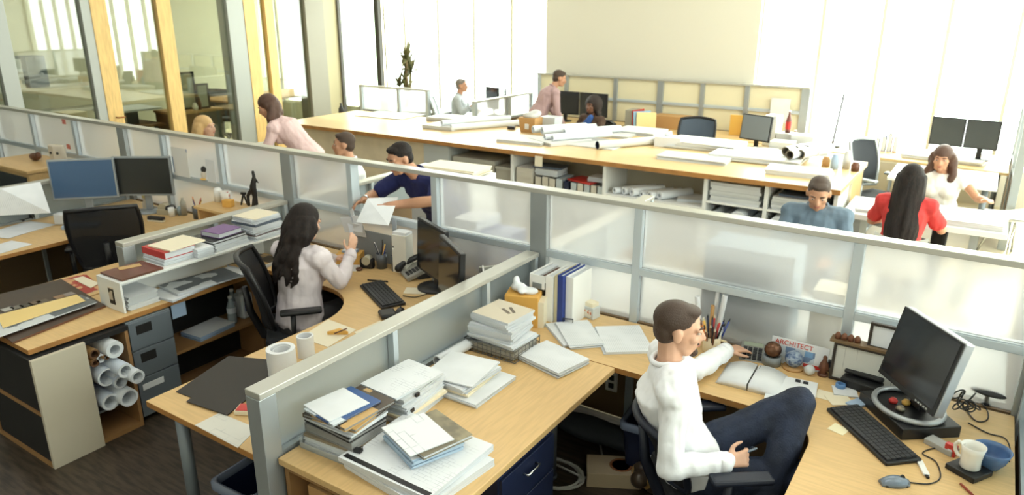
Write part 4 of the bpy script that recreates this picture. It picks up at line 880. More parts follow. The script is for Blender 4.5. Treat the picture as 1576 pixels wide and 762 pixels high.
O('label_window', MB().box(.02, .085, -.009, -.0062, .20, .235), [GREYP], t)
O('papers', MB().box(.006, .05, .01, .24, .005, .275), [PAPERE], t); O('brown_papers', MB().box(.052, .092, .012, .24, .005, .262), [BROWN], t)
upright('binder', 'white binder next to the black magazine holder', 'binder', FX+.006, FY, .05, .25, .29, -.03, WHITEP)
upright('binder', 'cream binder between the white and navy binders', 'binder', FX+.06, FY+.01, .024, .25, .30, -.03, mat('ivory_card', (214, 204, 172), .6))
upright('binder', 'dark blue binder in the corner of the desk', 'binder', FX+.087, FY+.0, .036, .26, .31, -.03, BLUE)
upright('binder', 'wide white binder at the right of the upright files', 'binder', FX+.126, FY+.03, .05, .22, .30, -.03, WHITEP)
t = T('bookend', 'black wire bookend stand at the foot of the upright files', 'bookend', (FX+.13, FY+.0, ZD+.0005)); O('wires', MB().tube([(0, .0, .006), (.055, .02, .006), (.055, .02, .045), (0, 0, .045)], .004, 6, closed=True), [BLACK], t)
t = T('card_cube', 'small clear cube with a coloured label right of the upright files', 'box', on(910, 488)+(ZD+.0005,), -.2)
O('cube', MB().box(-.04, .04, -.035, .035, 0, .075), [mat('clear_cube', (200, 206, 206), .2)], t, bev=.004); O('cards', MB().box(-.03, .03, -.03, .03, .0755, .1), [CREAM], t)
O('label_patch', MB().box(-.025, .025, -.037, -.0355, .012, .055), [printmat('colour_label', (226, 222, 210), (206, 110, 60), 60, .6, 'patch')], t)
# loose papers on the corner desk
def stackq(name, label, cat, quad, z, h, m, top, n):
    P = [G(x, y, z+h) for x, y in quad]; c = sum(P, V())/4; e = (P[2]-P[1]+P[3]-P[0])/2; f = (P[1]-P[0]+P[2]-P[3])/2
    return stack(name, label, cat, (c.x, c.y), z, e.length, f.length, h, math.atan2(e.y, e.x), m, top, n=n, jit=.01)
stackq('paper_stack', 'fanned pile of letters in the middle of the near desk', 'papers', [(797, 545), (836, 523), (903, 550), (862, 577)], ZD, .03, PAPER, TEXT, 6)
stackq('paper_stack', 'white papers half tucked under the pile beside the upright files', 'papers', [(840, 500), (856, 492), (884, 528), (868, 532)], ZD, .014, PAPER, PAPER, 2)
stackq('paper_stack', 'white papers right of the upright files', 'papers', [(858, 497), (905, 492), (930, 525), (880, 536)], ZD+.001, .022, PAPER, TEXT, 4)
stackq('paper_stack', "white papers just left of the white-shirted man's head", 'papers', [(915, 505), (985, 500), (1003, 540), (935, 545)], ZD, .014, PAPER, TEXT, 3)
# pen mug with pens
pm = on(1094, 541)
t = T('pen_mug', 'cream mug crammed with pens and pencils behind the open book', 'mug', pm+(ZD+.0005,), .2)
O('body', MB().lathe([(.001, 0), (.042, 0), (.046, .01), (.048, .095), (.044, .095), (.042, .012), (.001, .012)], n=28), [mat('cream_glaze', (222, 206, 172), .3)], t)
O('handle', MB().tube([(.045, 0, .075), (.075, 0, .07), (.08, 0, .045), (.068, 0, .025), (.045, 0, .02)], .007, 8), [mat('cream_glaze', (222, 206, 172), .3)], t)
rnd = random.Random(11)
PC = [('blue', BLUE), ('yellow', YELLOW), ('black', BLACK), ('red', RED), ('orange', mat('orange_paint', (222, 132, 56), .4)), ('white', WHITEP), ('navy', NAVY), ('brown', BROWN)]
for i in range(24):
    a = i*2.4; r0 = .012+.016*(i % 3)/2; c, mm = PC[i % 8]; lean = .06+.05*rnd.random(); h = .15+.05*rnd.random()
    b = V((math.cos(a)*r0, math.sin(a)*r0, .016)); e = V((math.cos(a)*(r0*.6+lean*.65), math.sin(a)*(r0*.6+lean*.65), h))
    m = MB().cyl(b, b+(e-b)*.9, .005, n=8).cyl(b+(e-b)*.9, e, .005, .001, n=8, m=1)
    O('pen', m, [mm, CREAM if i % 2 else BLACK], None, pm+(ZD+.0005,), .2, c+(' pencil' if i % 2 else ' pen')+' among the pens in the cream mug', 'pen', 'pens in the cream mug')
def tall_roll(label, px, py, h, r, m, lean=0):
    p = on(px, py)
    O('paper_roll' if m is PAPER else 'tube_stick', MB().roll((0, 0, 0), (lean, 0, h), r, r*.7, 16), [m], None, p+(ZD+.001,), 0, label, 'paper roll' if m is PAPER else 'stick')
tall_roll('white upright roll left of the wooden stick behind the pen mug', 1078, 524, .26, .014, PAPER, -.04)
tall_roll('wooden upright stick behind the pen mug', 1092, 526, .22, .011, KRAFT)
tall_roll('right hand upright white roll behind the pen mug', 1101, 526, .29, .015, PAPER, .03)
tall_roll('middle upright white roll behind the pen mug', 1098, 523, .30, .013, PAPER, .0)
# phone/calculator by the reaching hand
t = T('desk_calculator', 'grey desk calculator under the man\'s reaching hand', 'calculator', on(1158, 546)+(ZD+.0005,), .25)
t.rotation_euler = (.25, 0, .2)
O('body', MB().box(-.065, .065, -.085, .085, 0, .022), [mat('calc_grey', (140, 140, 134), .5)], t, bev=.004)
for r_ in range(4):
    for c_ in range(4): O('key', MB().box(-.05+.026*c_, -.03+.026*c_, -.07+.027*r_, -.05+.027*r_, .022, .027), [DARK], t)
O('display', MB().box(-.05, .05, .045, .075, .0222, .0235), [mat('lcd', (160, 170, 150), .3)], t)
# ornaments
t = T('bronze_ball', 'bronze ball resting on a grey drum before the standing magazine', 'ornament', on(1187, 560)+(ZD+.0005,))
O('drum', MB().lathe([(.001, 0), (.047, 0), (.047, .05), (.036, .05), (.036, .044), (.001, .044)], n=26), [GREYP], t)
O('ball', MB().ell((0, 0, .083), (.044, .044, .044)), [mat('bronze', (104, 72, 52), .25, .6)], t)
t = T('speckled_globe', 'blue speckled ball on a round wooden coaster', 'ornament', on(1220, 567)+(ZD+.0005,))
O('coaster', MB().lathe([(.001, 0), (.052, 0), (.052, .012), (.001, .012)], n=26), [KRAFT], t)
O('ball', MB().ell((0, 0, .055), (.045, .045, .045)), [mat('speckled_blue', (70, 92, 130), .35, rgb2=(150, 164, 180), scale=60)], t)
O('white_ball', MB().ell((0, 0, .027), (.027, .027, .027)), [mat('pearl', (200, 204, 204), .25)], None, on(1245, 577)+(ZD+.001,), 0, 'small white ball right of the blue speckled ball', 'ornament')
t = T('wood_figurine', 'dark carved wooden figurine right of the white ball', 'ornament', on(1266, 578)+(ZD+.0005,))
O('base', MB().lathe([(.001, 0), (.026, 0), (.026, .012), (.001, .012)], n=16), [BROWN], t)
O('figure', fuse(MB().limb([(0, 0, .012), (0, 0, .05), (.0, 0, .085)], [.016, .018, .012]).ell((0, 0, .1), (.011, .011, .013)).limb([(-.014, 0, .07), (-.022, -.004, .04)], [.006, .005]).limb([(.014, 0, .07), (.022, -.004, .04)], [.006, .005]), 'figure', .004, 1, [BROWN]), [], t)
for i, (px, py, mm, l) in enumerate(((1281, 577, GREYBX, 'small grey pot between figurine and picture frame'), (1290, 582, BROWN, 'small brown pot left of the picture frame'), (1275, 570, DARK, 'small dark pot behind the wooden figurine'))):
    O('small_pot', MB().lathe([(.001, 0), (.016, 0), (.02, .03), (.012, .045), (.015, .055), (.001, .055)], n=16), [mm], None, on(px, py)+(ZD+.0005,), 0, l, 'pot')
# standing magazine with title
t = T('standing_magazine', 'magazine with red title ARCHITECT propped against the tall screen', 'magazine', on(1224, 562)+(ZD+.001,), -.08)
t.location = (-.62, 3.66, ZD+.001); t.rotation_euler = (-.16, 0, -.03)
O('cover', MB().box(-.145, .145, 0, .006, 0, .135), [mat('magazine_white', (224, 226, 228), .35)], t, bev=.001)
O('photo', MB().box(-.138, .08, -.0012, 0, .035, .095), [printmat('blue_photo', (110, 134, 168), (196, 206, 214), 14, .5, 'patch')], t)
O('logo_patch', MB().box(.03, .07, -.0016, -.0012, .065, .095), [mat('logo_blue', (120, 160, 200), .4)], t)
O('red_strip', MB().box(.03, .138, -.0012, 0, .012, .03), [RED], t)
fc = bpy.data.curves.new('title', 'FONT'); fc.body = 'ARCHITECT'; fc.size = .036; fc.align_x = 'CENTER'; fc.extrude = .0006
fo = bpy.data.objects.new('title_text', fc); COL.objects.link(fo); dg = bpy.context.evaluated_depsgraph_get(); dg.update()
tm = bpy.data.meshes.new_from_object(fo.evaluated_get(dg)); bpy.data.objects.remove(fo); tm.materials.clear(); tm.materials.append(mat('title_red', (204, 70, 50), .4))
fo = O('title', tm, [], t, (-.03, -.0016, .102), rot=(PI/2, 0, 0)); fo['label'] = 'red lettering'
# open book and loose sheets
ob = on(1158, 586); t = T('open_book', 'thick open book lying on the desk in front of the man', 'book', ob+(ZD+.0005,), .05)
def leafb(s):
    rr = []
    for i in range(9):
        u = i/8; x = s*(.004+.15*u); z = .032*(1-u)**.5*(.4+.6*(1-u))+.004+.016*math.sin(u*PI)
        rr.append((x, z))
    m = MB(); vs = []; 
    for x, z in rr: vs += [(x, -.12, z), (x, .12, z), (x, -.12, 0), (x, .12, 0)]
    fs = []
    for i in range(8): a = i*4; b = a+4; fs += [(a, b, b+1, a+1), (a+2, a+3, b+3, b+2), (a, a+2, b+2, b), (a+1, b+1, b+3, a+3)]
    fs += [(32, 34, 35, 33)]
    m.add(vs, fs, 0, True); return m
O('left_pages', leafb(-1), [PAPER], t); O('right_pages', leafb(1), [PAPER], t)
O('picture', MB().box(.012, .05, .075, .115, .036, .037), [PHOTO], t)
stack('sheet', 'white sheet with black clips right of the open book', 'papers', on(1218, 604), ZD+.009, .22, .27, .003, .12, PAPER, PAPER, n=1)
stack('notes', 'cards supporting the clipped white sheet', 'papers', on(1222, 606), ZD, .17, .2, .008, .12, PAPER, PAPER, n=3)
for i, (px, py) in enumerate(((1228, 587), (1240, 590))): O('binder_clip', MB().box(-.012, .012, -.006, .006, 0, .01), [BLACK], None, on(px, py, ZD+.015)+(ZD+.0128,), .1, ('left', 'right')[i]+' black clip on the white sheet beside the open book', 'clip')
for i, (px, py, l, mm) in enumerate(((1275, 610, 'pale yellow note left of the phone', CREAM), (1300, 604, 'whitish pad in front of the phone', PAPER), (1292, 617, 'yellowish sheet below the whitish pad', CREAM))): stack('note_pad', l, 'note', on(px, py), ZD+.0+.0012*i, .11, .09, .006 if i == 1 else .001, .3*i, mm, mm, n=1)
O('sticky_note', MB().box(-.036, .036, -.036, .036, 0, .0012), [mat('pale_note', (236, 226, 190), .6)], None, on(1291, 661)+(ZD+.0006,), -.3, 'square pale sticky note left of the black keyboard', 'note')
# picture frames against the screen
def pframe(label, x, y, z, wx, h, rz, tilt, pic):
    t = T('picture_frame', label, 'frame', (x, y, z), rz); t.rotation_euler = (tilt, 0, rz)
    O('frame', MB().box(0, wx, -.012, .012, 0, .014).box(0, wx, -.012, .012, h-.014, h).box(0, .014, -.012, .012, .014, h-.014).box(wx-.014, wx, -.012, .012, .014, h-.014), [mat('dark_frame', (48, 40, 34), .4)], t, bev=.002)
    O('picture', MB().box(.014, wx-.014, -.004, .004, .014, h-.014), [pic], t)
    return t
pframe('wide dark picture frame with a pencil drawing behind the big monitor', -.455, 3.63, ZD+.001, .33, .2, -.04, -.08, printmat('pencil_drawing', (204, 204, 196), (150, 150, 144), 9, .6, 'plan'))
pframe('small dark picture frame standing above the wide one', -.31, 3.66, ZD+.2+.002, .16, .13, -.04, -.08, PAPER)
O('frame_ledge', MB().box(-.02, .32, -.03, .04, -.012, .0), [mat('ledge_wood', (120, 96, 66), .6)], None, (-.455, 3.655, ZD+.2135), -.03, 'narrow ledge on which the small frame and clay blocks stand', 'ledge')
for i in range(4): O('clay_block', MB().lathe([(.001, 0), (.014, 0), (.015, .02), (.008, .032), (.001, .036)], n=10), [mat('clay', (120, 76, 52), .7)], None, (-.445+.03*i, 3.655, ZD+.2138), 0, ('first', 'second', 'third', 'fourth')[i]+' brown clay lump from the left on the picture ledge', 'ornament', 'clay lumps on the picture ledge')
# phone cradle
t = T('stapler_phone', 'black desk phone left of the big monitor stand', 'phone', on(1325, 598)+(ZD+.0005,), -.15)
O('body', MB().box(-.09, .09, -.05, .05, 0, .05), [BLACK], t, bev=.008); O('handset', MB().rbox((0, .02, .065), (.18, .035, .022)), [BLACK], t, bev=.008)
for i, (dx, dy) in enumerate(((-.05, .07), (.0, .085), (.03, .06))): O('white_pebble', MB().ell((0, 0, .018), (.03, .022, .018)), [WHITEP], None, (on(1325, 598)[0]+dx, on(1325, 598)[1]+dy+.03, ZD+.001), .4*i, ('left', 'rear', 'right')[i]+' pale pebble behind the black desk phone', 'pebble', 'pale pebbles')
O('blue_tape', MB().lathe([(.015, 0), (.024, 0), (.024, .02), (.015, .02)], n=18, cap=False).lathe([(.015, .0), (.015, .02)], n=18, cap=False), [mat('tape_blue', (96, 140, 190), .4)], None, on(1293, 598)+(ZD+.007,), 0, 'small blue tape ring left of the black desk phone', 'tape')
# ------------------------------------------------------------ big monitor
mb_ = on(1425, 655)
t = T('desktop_monitor', 'large black square monitor on a silver ring stand at the right desk', 'monitor', mb_+(ZD+.0005,), -.90)
MON = t
t.location = (-.075, 3.42, ZD+.0005)
O('base_box', MB().box(-.17, .17, -.14, .13, .0, .055), [BLACK], t, bev=.004)
O('ring', MB().tube([(.155*math.cos(2*PI*k/28), .135*math.sin(2*PI*k/28)-.01, .068) for k in range(28)], .013, 8, closed=True), [mat('silver_plastic', (178, 182, 186), .3, .5)], t)
O('neck', MB().rbox((0, .05, .13), (.08, .04, .16), (-.2, 0, 0)), [BLACK], t, bev=.01)
R = Matrix.Translation((.0, .0, .30)) @ Matrix.Rotation(-.22, 4, 'X')
m = MB(); m.T = R; m.box(-.205, .205, 0, .045, -.175, .175); m.box(-.15, .15, .045, .075, -.12, .12); O('housing', m, [mat('silver_plastic', (178, 182, 186), .3, .5)], t, bev=.006)
m = MB(); m.T = R; m.box(-.203, .203, -.008, 0, -.173, .173); O('bezel', m, [BLACK], t, bev=.003)
m = MB(); m.T = R; m.box(-.19, .19, -.0095, -.0078, -.148, .163); O('screen', m, [SCREEN], t)
m = MB(); m.T = R
for k in range(5): m.box(.08+.018*k, .09+.018*k, -.0105, -.008, -.165, -.158)
O('buttons', m, [mat('pale_dots', (180, 184, 180), .4)], t)
for i, (dx, dy, mm, l) in enumerate(((-.05, -.05, RED, 'red packet'), (.02, -.06, mat('tin', (150, 140, 120), .3, .6), 'shiny tin'), (-.03, -.0, YELLOW, 'yellow lid'))):
    q = t.location+V((math.cos(-.9)*dx-math.sin(-.9)*dy, math.sin(-.9)*dx+math.cos(-.9)*dy, .0555))
    O('trinket', MB().lathe([(.001, 0), (.018, 0), (.02, .012), (.012, .022), (.001, .024)], n=10), [mm], None, q, 0, l+' inside the silver ring of the monitor stand', 'trinket')
# keyboard, mouse
def keyboard(label, xy, rz, wx=.45, ly=.16, z=ZD, rows=6, cols=18):
    t = T('keyboard', label, 'keyboard', (xy[0], xy[1], z+.0005), rz); t.rotation_euler = (.04, 0, rz)
    O('case', MB().box(-wx/2, wx/2, -ly/2, ly/2, 0, .018), [BLACK], t, bev=.004)
    m = MB()
    for r in range(rows):
        for c in range(cols):
            x0 = -wx/2+.012+(wx-.024)*c/cols; x1 = -wx/2+.012+(wx-.024)*(c+1)/cols-.003; y0 = -ly/2+.012+(ly-.024)*r/rows; y1 = y0+(ly-.024)/rows-.003
            if r == 0 and 4 <= c < 10: x1 += .003
            m.box(x0, x1, y0, y1, .018, .026)
    O('key_field', m, [DARK], t, bev=0)
    return t
k0, k1 = on(1298, 625, .75), on(1391, 708, .75); kc = ((k0[0]+k1[0])/2, (k0[1]+k1[1])/2)
keyboard('black keyboard in front of the big monitor', kc, math.atan2(k1[1]-k0[1], k1[0]-k0[0]), .44, .16)
O('keyboard_foot_pad', MB().box(-.03, .03, -.06, .06, 0, .012), [mat('pale_blue_card', (160, 182, 208), .6)], None, on(1322, 622)+(ZD+.0005,), -.5, 'pale blue pad between keyboard and monitor stand', 'pad', bev=.003)
def mouse(label, xy, rz, m1, m2, z=ZD):
    t = T('mouse', label, 'mouse', (xy[0], xy[1], z+.0005), rz)
    rr = []
    for i in range(9):
        u = i/8; y = -.055+.11*u; wd = .032*math.sin(PI*(.12+.76*u))**.6; h = .036*math.sin(PI*(.1+.75*u))**.8
        rr.append([(wd*math.cos(a), y, max(.0, h*math.sin(a))) for a in [PI*k/10 for k in range(11)]])
    O('shell', MB().rings(rr), [m1], t); O('side_skirt', MB().box(-.026, .026, -.045, .045, .0, .008), [m2], t, bev=.003)
    O('wheel', MB().cyl((-.004, .028, .033), (.004, .028, .033), .008, n=12), [BLACK], t)
    return t
mo = on(1376, 745); mouse('silver and black mouse at the bottom right of the desk', mo, -1.0, mat('mouse_silver', (120, 132, 146), .3, .3), BLACK)
def cord(label, pts, r=.0028, m=BLACK, z=ZD+.004, cat='cable', name='cable'):
    P = [V((*on(x, y), z)) for x, y in pts]; o = P[0]
    # smooth through the points
    Q = []
    for i in range(len(P)-1):
        p0, p1, p2, p3 = P[max(i-1, 0)], P[i], P[i+1], P[min(i+2, len(P)-1)]
        for k in range(6):
            u = k/6; Q.append(.5*((2*p1)+(p2-p0)*u+(2*p0-5*p1+4*p2-p3)*u*u+(3*p1-p0-3*p2+p3)*u**3))
    Q.append(P[-1]); return O(name, MB().tube([q-o for q in Q], r, 6), [m], None, o, 0, label, cat)
cord('thin black mouse cable curling past the coaster', [(1400, 744), (1430, 746), (1447, 736), (1440, 712), (1420, 700), (1430, 693), (1452, 690)])
cord('black cable running from the monitor to the right edge beside the bowl', [(1490, 652), (1520, 668), (1545, 675), (1554, 690), (1553, 712)])
cord('cable looping over the desk behind the monitor', [(1480, 622), (1500, 648), (1518, 648), (1520, 635), (1508, 618)])
t = T('cable_tangle', 'tangle of black cables beside the monitor stand', 'cable', on(1482, 640)+(ZD+.004,)); rnd = random.Random(4); m = MB()
for k in range(9):
    c = V((rnd.uniform(-.06, .06), rnd.uniform(-.05, .05), rnd.uniform(.01, .06))); r = rnd.uniform(.018, .035); n = V((rnd.uniform(-1, 1), rnd.uniform(-1, 1), rnd.uniform(-1, 1))).normalized(); x = n.orthogonal().normalized(); y = n.cross(x)
    m.tube([c+(x*math.cos(2*PI*i/14)+y*math.sin(2*PI*i/14))*r for i in range(14)], .0035, 6, closed=True)
O('loops', m, [BLACK], t); t.location.z = ZD+.03
O('usb_stick', MB().box(-.012, .012, -.05, .05, 0, .01).box(-.006, .006, -.07, -.05, .001, .009, 1), [WHITEP, BLACK], None, on(1420, 722)+(ZD+.0005,), .35, 'white plastic stick with a black end between keyboard and coaster', 'gadget', bev=.002)
t = T('stalk_rest', 'dark oval rest on a short stalk near the screen corner behind the monitor', 'gadget', on(1517, 622)+(ZD+.0005,), -.2); O('stalk', MB().lathe([(.001, 0), (.022, 0), (.01, .012), (.008, .05), (.001, .055)], n=14), [DARK], t); O('pad', MB().ell((0, 0, .06), (.075, .03, .014)), [DARK], t)
# mug, coaster, bowl
ct = on(1490, 727); t = T('coaster', 'square black coaster pad under the white mug', 'coaster', ct+(ZD+.0005,), -.55); O('pad', MB().box(-.06, .06, -.06, .06, 0, .024), [BLACK], t, bev=.003)
t = T('coffee_mug', 'white coffee mug on the black coaster', 'mug', (ct[0], ct[1], ZD+.025), 2.6)
O('body', MB().lathe([(.001, 0), (.034, 0), (.038, .006), (.036, .04), (.04, .075), (.045, .1), (.0425, .1), (.037, .074), (.033, .04), (.033, .01), (.001, .01)], n=32), [mat('white_glaze', (238, 236, 228), .18)], t)
O('handle', MB().tube([(.037, 0, .082), (.06, 0, .085), (.072, 0, .066), (.068, 0, .042), (.054, 0, .026), (.036, 0, .024)], .0075, 10), [mat('white_glaze', (238, 236, 228), .18)], t)
t = T('blue_bowl', 'blue ceramic bowl behind the white mug', 'bowl', on(1521, 718)+(ZD+.0005,)); 
O('bowl', MB().lathe([(.001, 0), (.036, 0), (.04, .008), (.058, .035), (.066, .065), (.072, .082), (.069, .083), (.062, .064), (.054, .036), (.034, .014), (.001, .012)], n=36), [mat('blue_glaze', (92, 124, 168), .25, rgb2=(76, 108, 152), scale=12)], t)
t = T('gum_packet', 'red packet standing left of the white mug', 'packet', on(1462, 700)+(ZD+.0005,), -.4); O('packet', MB().box(-.022, .022, -.012, .012, 0, .05), [RED], t, bev=.002); O('white_mark', MB().box(-.008, .008, -.0128, -.012, .018, .03), [PAPER], t)
t = T('business_cards', 'grey card box behind the red packet', 'box', on(1448, 690)+(ZD+.0005,), -.5); O('box', MB().box(-.06, .06, -.03, .03, 0, .025), [mat('card_box', (170, 170, 166), .5)], t, bev=.002)
p = on(1478, 746); q = on(1497, 764)
O('red_pencil', MB().cyl((0, 0, 0), (q[0]-p[0], q[1]-p[1], 0), .0045, n=8), [mat('pencil_red', (150, 60, 40), .4)], None, p+(ZD+.0052,), 0, 'reddish pencil at the bottom edge of the desk', 'pencil')
# the left side: phone, keyboard, things on the woman's desk
a, b = on(568, 431, .75), on(610, 473, .75); keyboard('black keyboard on the woman\'s corner desk', ((a[0]+b[0])/2, (a[1]+b[1])/2), math.atan2(b[1]-a[1], b[0]-a[0]), .45, .16)
O('gel_pad', MB().box(-.06, .05, -.05, .05, 0, .03), [BLACK], None, on(597, 487)+(ZD+.0005,), -.6, 'black wrist rest and mouse pad below the woman\'s keyboard', 'pad', bev=.012)
mouse('small black mouse half hidden by the near screen cap', on(616, 483), .6, BLACK, BLACK)
t = T('desk_phone', 'grey desk phone with black handset on the woman\'s desk', 'phone', on(642, 424)+(ZD+.0005,), -.55)
m = MB(); m.T = Matrix.Rotation(.35, 4, 'X'); m.box(-.09, .1, -.09, .1, .03, .06); O('body', m, [mat('phone_grey', (150, 148, 140), .5)], t, bev=.006)
O('stand', MB().box(-.08, .09, -.02, .09, 0, .05), [DARK], t, bev=.004)
m = MB(); m.T = Matrix.Rotation(.35, 4, 'X')
for r_ in range(4):
    for c_ in range(3): m.box(.0+.024*c_, .018+.024*c_, -.07+.024*r_, -.052+.024*r_, .06, .066)
O('keypad', m, [DARK], t)
m = MB(); m.T = Matrix.Rotation(.35, 4, 'X'); m.limb([(-.065, -.09, .085), (-.065, -.05, .1), (-.065, .06, .1), (-.065, .1, .085)], [.028, .02, .02, .028]); O('handset', m, [BLACK], t)
_on = on
def on(px, py, z=ZD):
    p = G(px, py, z)
    if p.x < -2.3 and 3.655 < p.y < 5: p = p*(3.655/p.y)     # keep clear of the tall screen
    return (p.x, p.y)
MEDGE = mat('monitor_edge', (150, 142, 122), .4, .2)
monitor('black monitor facing the dark-haired woman, next to the tall screen', (-2.93, 3.47, ZD+.0005), -.45, .42, .36, -.05, .09, SCREEN, BLACK)
monitor('black monitor facing the dark-haired woman, nearest the low screen', (-2.57, 3.21, ZD+.0005), -.60, .42, .36, -.05, .09, SCREEN, BLACK)
t = T('tablet', 'thin white edged tablet propped behind the woman\'s monitors', 'tablet', (-2.44, 3.38, ZD+.0005), -.9); O('back', MB().box(-.09, .09, 0, .012, 0, .26), [WHITEP], t, bev=.005); O('screen', MB().box(-.08, .08, -.002, 0, .01, .25), [NAVY], t)
O('laptop', MB().box(-.16, .16, -.011, .011, 0, .24), [mat('silver_shell', (190, 190, 182), .4, .3)], None, (-2.42, 3.58, ZD+.001), .9, 'closed pale laptop standing on edge behind the low screen', 'laptop', bev=.004)
O('mouse_disc', MB().lathe([(.001, 0), (.07, 0), (.07, .012), (.06, .02), (.001, .02)], n=24), [mat('phone_grey', (150, 148, 140), .5)], None, on(680, 432)+(ZD+.0005,), 0, 'round grey dock at the foot of the woman\'s monitors', 'gadget')
stack('note_sheet', 'beige note sheet between keyboard and grey phone', 'note', on(640, 448), ZD, .15, .11, .002, .5, CREAM, CREAM, n=1)
cord('thin cable curling before the woman\'s monitors', [(620, 456), (640, 458), (660, 452), (676, 446)])
O('black_pen', MB().cyl((0, 0, 0), (.14, .05, 0), .005, n=8), [BLACK], None, on(566, 432)+(ZD+.006,), 0, 'black pen lying above the woman\'s keyboard', 'pen')
def pencup(label, px, py, n, scis=False, seed=1):
    p = on(px, py); t = T('pen_cup', label, 'cup', p+(ZD+.0005,)); h = .11
    O('cup', MB().lathe([(.001, 0), (.038, 0), (.04, h), (.037, h), (.035, .004), (.001, .004)], n=20), [mat('mesh_cup', (96, 100, 104), .35, .4)], t)
    rnd = random.Random(seed)
    for i in range(n):
        a = i*2.1+seed; c, mm = PC[(i*3+seed) % 8]; r0 = .015; e = V((math.cos(a)*.045, math.sin(a)*.045, .15+.05*rnd.random())); b = V((-math.cos(a)*r0, -math.sin(a)*r0, .006))
        O('pen', MB().cyl(b, e, .0042, n=8), [mm], None, p+(ZD+.0005,), 0, c+' pen in the '+label.split(' with')[0], 'pen', 'pens in the '+label.split(' with')[0])
    return p
pencup('left wire pen cup on the woman\'s desk with an orange-red marker', 588, 412, 6, seed=2)
p = pencup('right wire pen cup on the woman\'s desk with scissors', 611, 416, 4, seed=5)
t = T('scissors', 'black handled scissors standing in the right wire pen cup', 'scissors', p+(ZD+.006,)); 
O('blades', MB().rbox((0, 0, .075), (.012, .003, .15)), [CHROME], t); O('handles', MB().tube([(.018+.016*math.cos(a), 0, .17+.02*math.sin(a)) for a in [k*PI/6 for k in range(12)]], .004, 6, closed=True).tube([(-.018+.016*math.cos(a), 0, .17+.02*math.sin(a)) for a in [k*PI/6 for k in range(12)]], .004, 6, closed=True), [BLACK], t)
t = T('white_file', 'tall white binder standing behind the wire pen cups', 'binder', (-3.31, 3.62, ZD+.0005), .1); O('case', MB().box(-.06, .06, -.04, .05, 0, .28), [mat('binder_ivory', (222, 220, 210), .6)], t, bev=.003); O('papers', MB().box(-.055, .055, -.03, .05, .28, .3), [PAPER], t)
O('ruler', MB().box(-.018, .018, -.002, .002, 0, .36), [mat('steel_ruler', (186, 200, 212), .3, .5)], None, (-3.42, 3.67, ZD+.001), .1, 'long pale ruler standing upright behind the pen cups', 'ruler')
O('grey_divider', MB().box(-.2, .2, -.006, .006, 0, .22), [mat('smoke_plastic', (150, 156, 160), .4)], None, (-3.66, 3.69, ZD+.001), 0, 'smoky grey board leaning by the papers below the man\'s hands', 'board')
t = T('tape_dispenser', 'black tape dispenser left of the pen cups', 'dispenser', on(566, 412)+(ZD+.0005,), .4); O('body', MB().box(-.05, .05, -.03, .03, 0, .07), [BLACK], t, bev=.01); O('tape', MB().cyl((0, -.032, .06), (0, .032, .06), .032, n=20), [mat('tape_clear', (190, 184, 160), .3)], t)
t = T('yellow_box', 'amber box left of the tape dispenser on the woman\'s desk', 'box', on(540, 404)+(ZD+.0005,), .5); O('body', MB().box(-.09, .09, -.06, .06, 0, .08), [mat('amber_card', (222, 170, 84), .6)], t, bev=.003)
stack('crumpled_notes', 'white and blue notes on the amber box', 'note', on(540, 404), ZD+.081, .1, .07, .02, .3, mat('pale_blue_card', (160, 182, 208), .6), PAPER)
O('small_tape', MB().lathe([(.012, 0), (.024, 0), (.024, .016), (.012, .016)], n=16, cap=False), [BROWN], None, on(553, 416)+(ZD+.001,), 0, 'small brown tape ring by the woman\'s hand', 'tape')
stack('sheets', 'white papers in front of the woman\'s hand', 'papers', on(533, 412), ZD, .2, .14, .004, .4, CREAM, PAPER, n=1)
# -------------------------- front end of the woman's right desk
def flat(name, label, cat, quad, z, th, m):
    P = [G(x, y, z) for x, y in quad]; o = sum(P, V())/4
    return O(name, MB().prism([(p.x-o.x, p.y-o.y) for p in P], 0, th), [m], None, (o.x, o.y, z+.0006), 0, label, cat)
PORT = mat('black_portfolio', (42, 37, 33), .55)
flat('portfolio', 'lower black portfolio board lying on the desk end', 'board', [(271, 604), (352, 549), (432, 556), (352, 634)], ZD, .004, PORT)
flat('portfolio', 'upper black portfolio board lying askew on the lower one', 'board', [(287, 619), (362, 560), (436, 570), (350, 640)], ZD+.0045, .004, PORT)
flat('drawing_sheet', 'white sheet with a faint drawing at the edge of the desk end', 'sheet', [(300, 655), (338, 636), (396, 660), (366, 690)], ZD, .002, printmat('faint_drawing', (218, 216, 206), (190, 190, 184), 8, .6, 'plan'))
t = T('sticky_block', 'red topped note block by the near screen post', 'note pad', on(377, 634)+(ZD+.003,), .5); O('pad', MB().box(-.035, .035, -.035, .035, 0, .02), [CREAM], t); O('top_note', MB().box(-.03, .03, -.03, .03, .0205, .023), [RED], t)
O('paper_roll', MB().roll((0, 0, 0), (0, 0, .15), .072, .05, 28, 0, 0).roll((0.01, 0, 0), (.01, 0, .145), .045, .042, 24), [mat('label_roll', (228, 230, 232), .5)], None, on(436, 577)+(ZD+.001,), 0, 'wide white roll standing upright on the desk behind the near screen', 'paper roll')
O('paper_roll', MB().roll((0, 0, 0), (0, 0, .12), .045, .036, 24), [mat('label_roll', (228, 230, 232), .5)], None, on(472, 548)+(ZD+.001,), 0, 'smaller white roll standing behind the wide upright roll', 'paper roll')
flat('drawing_sheet', 'cream sheet lying behind the two upright rolls', 'sheet', [(462, 520), (505, 492), (548, 508), (505, 535)], ZD, .002, CREAM)
flat('drawing_sheet', 'beige sheet at the inner edge near the black mouse pad', 'sheet', [(545, 512), (585, 494), (600, 505), (560, 524)], ZD, .002, CREAM)
